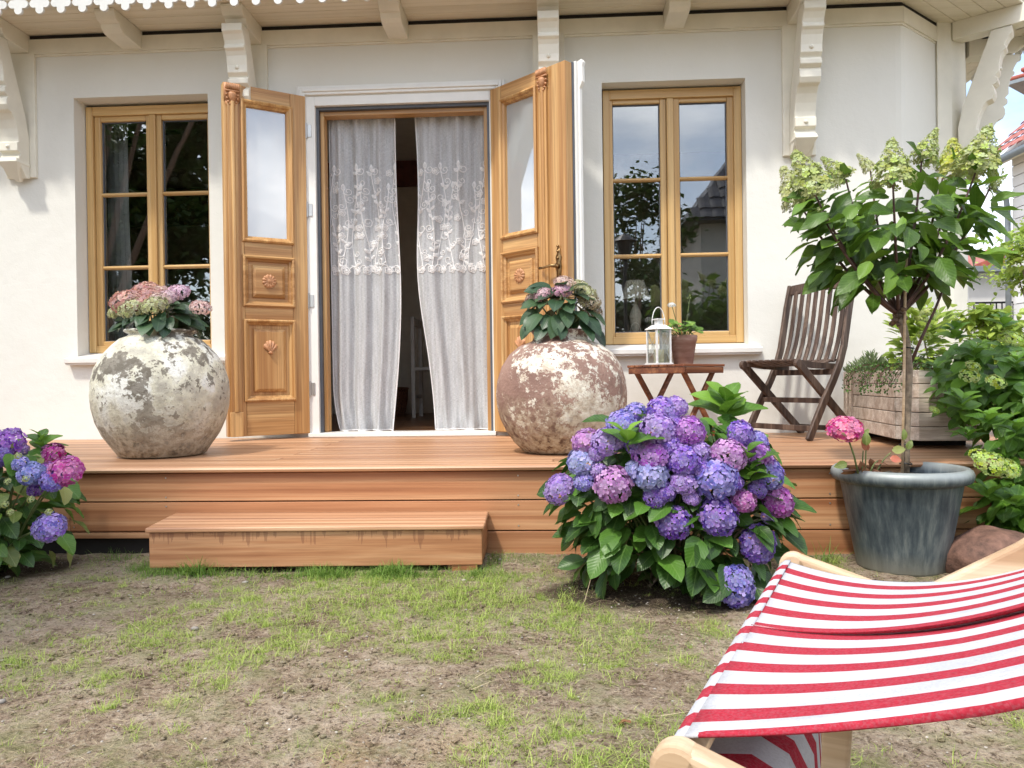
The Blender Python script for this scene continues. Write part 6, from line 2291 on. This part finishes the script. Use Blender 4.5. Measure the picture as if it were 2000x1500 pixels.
def density(x, y):
    a = 0.42 * mn.noise(Vector((x * 1.5, y * 1.9, 1.7))) + 0.45 * mn.noise(Vector((x * 5.2, y * 6.0, 4.1))) + 0.45 * mn.noise(Vector((x * 13, y * 13, 2.1)))
    a += 0.40 * math.exp(-((x + 0.3) ** 2) / 0.9 - ((y + 2.35) ** 2) / 0.22)
    a -= 0.45 * math.exp(-((x + 2.0) ** 2) / 0.35 - ((y + 1.9) ** 2) / 0.10)
    a -= 0.65 * math.exp(-((x + 0.9) ** 2) / 0.35 - ((y + 3.75) ** 2) / 0.16)
    a -= 1.2 * math.exp(-((x - 0.36) ** 2) / 0.14 - ((y + 2.25) ** 2) / 0.07)
    a -= 0.10 * max(0.0, min(1.0, (-3.1 - y) * 1.5)) + 0.12 * max(0.0, min(1.0, -1.0 - x))
    return a


mg, ml = [], []
while len(mg) < 175000:
    x, y = R.uniform(-3.4, 2.2), R.uniform(-4.6, -1.7)
    if occupied(x, y):
        continue
    a = density(x, y)
    if a < 0.05 and R.random() > 0.10:
        continue
    near = (y + 4.6) / 2.9
    nb_ = R.randint(8, 24)
    hh = R.uniform(0.010, 0.026) * (1.0 + 0.7 * max(0, min(0.6, a)))
    sp_ = R.uniform(0.004, 0.020)
    for k in range(nb_):
        xx, yy = x + R.gauss(0, sp_), y + R.gauss(0, sp_)
        if occupied(xx, yy):
            continue
        mg.append((R.randint(0, 2), blade_mat(xx, yy, hh * R.uniform(0.6, 1.4), 0.75, 1.1)))
# lush fringe at the foot of the step and by the terrace
for i in range(6500):
    x = R.uniform(-1.68, -0.20)
    if mn.noise(Vector((x * 6, 3.3, 1))) < R.uniform(-0.5, 0.35):
        continue
    y = -2.035 - abs(R.gauss(0, 0.035))
    if x < -1.60 or x > -0.27:
        y = R.uniform(-2.06, -1.80)
        if R.random() < 0.5:
            continue
    ml.append((R.randint(0, 2), blade_mat(x, y, R.uniform(0.045, 0.095) * (0.5 + 0.6 * abs(mn.noise(Vector((x * 4, 0, 7)))) * 2), 0.7, 0.8)))
for (cx_, cy_, n, s, h) in ((-1.85, -1.80, 90, 0.05, 0.06), (-0.12, -1.78, 700, 0.10, 0.03), (-0.20, -2.05, 300, 0.07, 0.03), (1.1, -1.8, 40, 0.04, 0.10), (-0.95, -2.15, 800, 0.25, 0.03), (-0.55, -2.2, 900, 0.22, 0.032), (-1.62, -2.0, 260, 0.05, 0.05), (0.30, -2.75, 600, 0.13, 0.03), (0.05, -2.55, 600, 0.12, 0.03), (0.0, -2.2, 300, 0.12, 0.03), (-0.4, -2.5, 400, 0.15, 0.028)):
    for i in range(n):
        x, y = cx_ + R.gauss(0, s), cy_ + R.gauss(0, s * 0.6)
        if not occupied(x, y):
            ml.append((R.randint(0, 2), blade_mat(x, y, h * R.uniform(.5, 1.2), 0.7, 0.7)))
gr_ = joined('lawn_grass', BL, mg, 'grass')
tag(gr_, 'sparse yellow green grass tufts scattered over the bare soil', 'grass')
gl_ = joined('lush_grass', BL, ml, 'grass_lush')
tag(gl_, 'darker green grass growing along the foot of the wooden step', 'grass')
ms_ = []
flat = blade_geo(2, 0.035, 0.12)
for i in range(70000):
    x, y = R.uniform(-3.4, 2.2), R.uniform(-4.6, -1.7)
    if occupied(x, y):
        continue
    if mn.noise(Vector((x * 2.2, y * 2.2, 8))) < R.uniform(-0.45, 0.25):
        continue
    L_ = R.uniform(0.007, 0.028) if R.random() < 0.985 else R.uniform(0.06, 0.13)
    m = Matrix.Translation((x, y, ground_z(x, y) + R.uniform(0.003, 0.012))) @ Matrix.Rotation(R.uniform(0, 6.28), 4, 'Z') @ Matrix.Rotation(-PI / 2 + R.uniform(-0.05, 0.35), 4, 'X') @ Matrix.Rotation(R.uniform(-1, 1), 4, 'Y')
    ms_.append((0, m @ Matrix.Diagonal((L_ * (0.7 if L_ < 0.05 else 0.25), L_, L_, 1))))
st_ = joined('dry_straw', [flat], ms_, 'straw')
tag(st_, 'dry tan straw clippings littering the bare soil', 'straw')
v_, f_ = ico((0, 0, 0), 1.0, 1)
geo_st = (v_, f_, [(0.5, 0.5)] * len(v_))
mp_ = []
for i in range(2600):
    x, y = R.uniform(-3.4, 2.2), R.uniform(-4.6, -1.7)
    if occupied(x, y):
        continue
    s = R.uniform(0.0015, 0.004) if i > 30 else R.uniform(0.006, 0.011)
    mp_.append((0, Matrix.Translation((x, y, ground_z(x, y) + s * 0.3)) @ Matrix.Rotation(R.uniform(0, 6), 4, 'Z') @ Matrix.Diagonal((s * 1.3, s, s * 0.6, 1))))
pb = joined('pebbles', [geo_st], mp_, 'stone')
tag(pb, 'small pale pebbles and crumbs scattered on the bare soil', 'gravel')
mp_ = []
for i in range(22000):
    x, y = R.uniform(-3.4, 2.2), R.uniform(-4.6, -1.7)
    if occupied(x, y) or mn.noise(Vector((x * 1.2, y * 1.6, 3))) < R.uniform(-.3, .3):
        continue
    s = R.uniform(0.0015, 0.007)
    mp_.append((0, Matrix.Translation((x, y, ground_z(x, y) + s * 0.2)) @ Matrix.Rotation(R.uniform(0, 6), 4, 'Z') @ Matrix.Diagonal((s * 1.4, s, s * 0.7, 1))))
cl = joined('soil_clods', [geo_st], mp_, 'ground')
tag(cl, 'brown crumbs of soil lying on the bare ground', 'soil crumbs')
# a few single finds
for (px, py, ln) in ((170, 1470, 0.20), (250, 1450, 0.14)):
    q = at(px, py, -4.05)
    z = ground_z(-0.95, -3.5)
tw = MB().tube([(-1.12, -3.73, ground_z(-1.12, -3.73) + 0.006), (-1.0, -3.66, ground_z(-1, -3.66) + 0.010), (-0.90, -3.60, ground_z(-.9, -3.6) + 0.006)], 0.0018, 5).build('dry_stalk', 'straw', origin=(-1.0, -3.66, 0.05))
tag(tw, 'long pale dry stalk lying on the bare dark soil at lower left', 'stalk')
tw = MB().tube([(0.10, -2.38, ground_z(.1, -2.38)), (0.115, -2.37, 0.06), (0.13, -2.36, 0.11)], [0.0016, 0.0013, 0.001], 5).build('dry_stalk', 'straw', origin=(0.1, -2.38, 0.0))
tag(tw, 'thin upright straw stalk left of the big hydrangea bush', 'stalk')
q = (0.16, -3.30)
dl_ = inst('fallen_leaf', DEAD[0], None, Matrix.Translation((q[0], q[1], ground_z(*q) + 0.012)) @ Matrix.Rotation(1.2, 4, 'Z') @ Matrix.Diagonal((0.035, 0.035, 0.02, 1)))
tag(dl_, 'curled red brown fallen leaf on the soil left of the deckchair', 'leaf')

# ================================================================== BEYOND THE VILLA (right edge)
def gable_tiles(parent, p0, eave_dir, L, up_dir, W, mat, tw_=0.24, th_=0.30, name='roof_tile', hip=0.0):
    """rows of shallow overlapping tiles on a slope"""
    e, u_ = Vector(eave_dir).normalized(), Vector(up_dir).normalized()
    n_ = e.cross(u_)
    if n_.z < 0:
        n_ = -n_
    rows, cols = int(W / th_), int(L / tw_)
    mesh = None
    made = 0
    stuff = MB()
    for r_ in range(rows):
        for c_ in range(cols):
            if c_ * tw_ < hip * r_ * th_ or c_ * tw_ > L - hip * r_ * th_:
                continue
            a = Vector(p0) + e * (c_ * tw_) + u_ * (r_ * th_)
            pts = []
            for k in range(5):
                s = k / 4
                h = 0.035 * math.sin(PI * s) + (0.02 if k == 4 else 0)
                pts.append((a + e * (s * tw_ * 0.98) + n_ * (h + 0.035), a + e * (s * tw_ * 0.98) + u_ * (th_ * 1.12) + n_ * h))
            vs_ = [p for pr in pts for p in pr]
            fs = [(2 * k, 2 * k + 2, 2 * k + 3, 2 * k + 1) for k in range(4)]
            fs.append(tuple([0, 2, 4, 6, 8]))
            if made < 220:
                o = MB().add(vs_, fs).build(name, mat, parent)
                made += 1
            else:
                stuff.add(vs_, fs)
    if stuff.v:
        stuff.build('roof_tiles', mat, parent, kind='stuff')


na = thing('neighbour_house', 'white neighbouring house with red tiled roof and grey downpipe at the right edge', 'house', (9.5, 6, 0))
MB().box((8.35, 2.0, 0), (14, 9.15, 4.75)).build('wall', 'house_white', na)
for k in range(24):
    MB().box((8.305, 2.0, 0.1 + k * 0.19), (8.345, 9.15, 0.275 + k * 0.19)).build('clapboard', 'house_white', na)
sl = Vector((0.72, 0, 0.70)).normalized()
MB().prism([(7.98, 4.50), (8.02, 4.46), (8.36, 4.62), (11.4, 7.5), (11.3, 7.62)], lambda u, v, t: (u, t, v), 2.0, 9.3).build('eave_board', 'eave', na)
gable_tiles(na, (7.92, 9.3, 4.60), (0, -1, 0), 7.0, sl, 4.0, 'tile_red')
MB().tube([(7.93, 9.32, 4.52), (7.93, 2.0, 4.52)], 0.065, 10).build('gutter', 'gutter', na, smooth=True)
MB().tube([(7.95, 9.2, 4.48), (7.97, 9.2, 4.25), (8.05, 9.2, 4.05), (8.22, 9.2, 3.95), (8.25, 9.2, 3.7), (8.25, 9.2, 0.0)], 0.048, 12).build('downpipe', 'gutter', na, smooth=True)

nb = thing('corner_roof_house', 'house whose red tiled roof corner pokes in at the top right edge', 'house', (9.2, 7.8, 0), math.radians(40))
# local hip roof corner at (-2.1, 0)
MB().box((-0.2, -0.6, 0), (1.5, 1.2, 4.9)).build('wall', 'house_pink', nb, world=False)
MB().box((-2.0, -1.5, 4.92), (1.8, 1.7, 4.98)).build('eave_board', 'gutter', nb, world=False)
for k in range(9):
    f = k / 9
    MB().box((-2.0 + 1.4 * f, -1.5 + 1.4 * f, 4.985 + k * 0.16), (1.8 - 1.4 * f, 1.7 - 1.4 * f, 5.06 + k * 0.16)).build('tile_course', 'tile_red', nb, bevel=0.03, world=False)
_t = at(1968, 166, 16.0)
nb.location = (_t.x + 2.62 * 1.5, 16.0, _t.z - 4.92 * 1.5)
nb.scale = (1.5, 1.5, 1.5)

nc = thing('far_pink_house', 'pale pink house with red roof far behind the lime bush', 'house', (15, 20, 0))
MB().box((12.2, 18.0, 0), (17, 23, 3.6)).build('wall', 'house_pink', nc)
MB().prism([(11.8, 3.5), (17.4, 3.5), (17.4, 3.7), (14.6, 4.9), (11.8, 3.7)], lambda u, v, t: (u, t, v), 17.7, 23.3).build('roof', 'tile_red', nc)
for (x, z) in ((12.8, 2.1), (14.2, 2.1), (12.8, 0.4), (14.2, 0.4)):
    w_ = MB().box((x, 17.95, z), (x + 0.8, 18.02, z + 1.2)).build('window', 'trim', nc)
    MB().box((x + 0.08, 17.94, z + 0.08), (x + 0.72, 17.96, z + 1.12)).build('pane', 'blackmetal', w_)
nd = thing('white_garden_house', 'low white house with black balcony railing behind the lime bush', 'house', (10, 13, 0))
MB().box((8.6, 12.5, 0), (12.0, 16, 3.0)).build('wall', 'house_white', nd)
MB().box((8.4, 12.2, 3.0), (12.2, 16.2, 3.12)).build('roof', 'gutter', nd)
rl = MB().box((8.55, 12.30, 2.30), (11.9, 12.34, 2.34)).box((8.55, 12.30, 1.30), (11.9, 12.34, 1.34)).build('railing', 'blackmetal', nd)
for k in range(28):
    MB().box((8.6 + k * 0.12, 12.31, 1.34), (8.622 + k * 0.12, 12.33, 2.30)).build('baluster', 'blackmetal', rl)


def loose_shrub(name, label, cat, center, rad, n, mat, size, base, group=None, seed=1, nst=14, geo=None):
    t = thing(name, label, cat, base, group=group)
    rr = random.Random(seed)
    cl = [Vector((rr.uniform(-1, 1), rr.uniform(-1, 1), rr.uniform(-1, 1))) for _ in range(26)]
    cl = [c for c in cl if c.length < 1.0] or cl[:8]
    m = []
    for i in range(n):
        c = rr.choice(cl)
        q = c + Vector((rr.gauss(0, .17), rr.gauss(0, .17), rr.gauss(0, .12)))
        p = Vector(center) + Vector((q.x * rad[0], q.y * rad[1], q.z * rad[2]))
        m.append((0, orient(p, (rr.uniform(-1, 1), rr.uniform(-1, 1), rr.uniform(-.6, .5)), (rr.uniform(-.5, .5), rr.uniform(-.6, .3), 1), rr.uniform(size * .7, size * 1.3), 0)))
    joined('crown', [geo or G_SM], m, mat, t)
    st = MB()
    for c in cl[:nst]:
        p = Vector(center) + Vector((c.x * rad[0], c.y * rad[1], c.z * rad[2]))
        st.tube(arc(base, p, 0.15 * rad[2], 7), [0.028 * rad[0] * (1 - 0.13 * k) for k in range(7)], 6)
    st.build('trunk', 'bark_dark', t, smooth=True)
    return t


loose_shrub('lime_shrub', 'loose yellow green shrub behind the right end of the villa', 'shrub', (5.35, 3.2, 1.85), (0.75, 0.6, 0.65), 3000, 'leaf_lime', 0.075, (5.3, 3.2, 0.0), seed=5)
loose_shrub('lime_shrub', 'bright lime green bushy mass above the leafy shrub at the right edge', 'shrub', (2.74, -0.42, 0.98), (0.42, 0.34, 0.26), 2600, 'leaf_lime', 0.07, (2.75, -0.4, 0.0), seed=9)
loose_shrub('green_hedge', 'green hedge at the foot of the white garden house', 'hedge', (9.5, 11.0, 0.7), (3.0, 0.8, 0.9), 3000, 'leaf_shrub', 0.16, (9.5, 11, 0.0), seed=12)

# ================================================================== ACROSS THE GARDEN (mirrored in the window panes)
G_FAR = leaf_geo(2, 0.7, 0.2, 0.1, serr=0)
loose_shrub('garden_tree', 'large leafy tree left of the camera, mirrored in the left window', 'tree', (-7.0, -5.4, 5.9), (2.6, 2.3, 2.5), 16000, 'leaf_far', 0.16, (-7.4, -6.0, 0.0), seed=21, nst=12, geo=G_FAR)
loose_shrub('garden_tree', 'broad dark tree far behind the camera, filling the reflection in the left window', 'tree', (-8.5, -9.5, 3.3), (3.6, 1.6, 3.2), 44000, 'leaf_far', 0.20, (-8.5, -10.2, 0.0), seed=27, nst=6, geo=G_FAR)
loose_shrub('garden_tree', 'slender young tree across the garden, mirrored in the right window', 'tree', (1.7, -10.2, 3.3), (1.0, 0.9, 1.4), 3800, 'leaf_far', 0.13, (1.7, -10.2, 0.0), seed=33, nst=4, geo=G_FAR)
_h = loose_shrub('garden_hedge', 'long dark hedge across the garden, mirrored low in the right window', 'hedge', (1.5, -13.0, 1.3), (4.4, 0.9, 1.35), 30000, 'leaf_far', 0.20, (1.5, -13.2, 0.0), seed=51, nst=3, geo=G_FAR)
for k, (x, y, s) in enumerate(((3.7, -9.5, 1.1), (5.2, -9.8, 1.3), (0.2, -11.5, 1.0), (-2.0, -12.0, 1.4))):
    loose_shrub('garden_bush', ['dark bush across the garden mirrored low in the right window', 'tall dark bush across the garden right of the low one', 'small dark bush across the garden behind the camera', 'broad dark bush across the garden to the left'][k], 'bush', (x, y, s * 0.9), (s, s * 0.7, s * 0.85), 2600, 'leaf_far', 0.13, (x, y, 0.0), seed=40 + k, geo=G_FAR)
oh = thing('opposite_house', 'grey house with dark tiled hip roof across the garden, mirrored in the right window', 'house', (7.5, -18, 0))
MB().box((3.9, -23, 0), (12.5, -14.6, 4.75)).build('wall', 'house_tan', oh)
A = [(3.4, -14.1, 4.7), (13.0, -14.1, 4.7), (13.0, -23.5, 4.7), (3.4, -23.5, 4.7)]
B_ = [(7.6, -18.4, 10.2), (8.8, -18.4, 10.2)]
MB().add(A + B_, [(0, 1, 5, 4), (1, 2, 5), (2, 3, 4, 5), (3, 0, 4), (0, 3, 2, 1)]).build('roof', 'tile_dark', oh)
gable_tiles(oh, (3.5, -14.1, 4.75), (1, 0, 0), 9.2, (0, -1, 1.28), 3.0, 'tile_dark', 0.3, 0.4, hip=0.62)
for (x, z, w, h) in ((4.9, 3.1, 0.75, 1.2), (6.6, 3.1, 0.75, 1.2), (8.6, 3.1, 0.75, 1.2), (4.9, 0.9, 0.75, 1.3), (6.6, 0.9, 0.75, 1.3)):
    w_ = MB().box((x, -14.62, z), (x + w, -14.55, z + h)).build('window', 'trim', oh)
    for a_ in (0, 1):
        MB().box((x + 0.06 + a_ * w / 2, -14.56, z + 0.08), (x + w / 2 - 0.04 + a_ * w / 2, -14.54, z + h - 0.08)).build('pane', 'blackmetal', w_)
rl = MB().box((4.0, -13.9, 2.95), (9.0, -13.86, 3.0)).box((4.0, -14.55, 2.0), (9.0, -13.85, 2.12)).build('balcony', 'blackmetal', oh)
for k in range(40):
    MB().box((4.02 + k * 0.125, -13.89, 2.12), (4.045 + k * 0.125, -13.87, 2.95)).build('baluster', 'blackmetal', rl)
lamp = thing('garden_lamp', 'black garden lantern on a post across the garden, mirrored in the right window', 'lamp post', (1.15, -6.5, 0))
MB().tube([(1.15, -6.5, 0), (1.15, -6.5, 2.55)], 0.03, 8).build('post', 'blackmetal', lamp)
MB().lathe([(0.03, 2.55), (0.09, 2.60), (0.13, 2.85), (0.0, 2.85)], 12, (1.15, -6.5, 0)).lathe([(0.20, 2.86), (0.06, 2.97), (0.0, 2.99)], 16, (1.15, -6.5, 0)).build('lamp_head', 'blackmetal', lamp)
# hide nothing: the last reflections come from the real sky
bpy.context.view_layer.update()
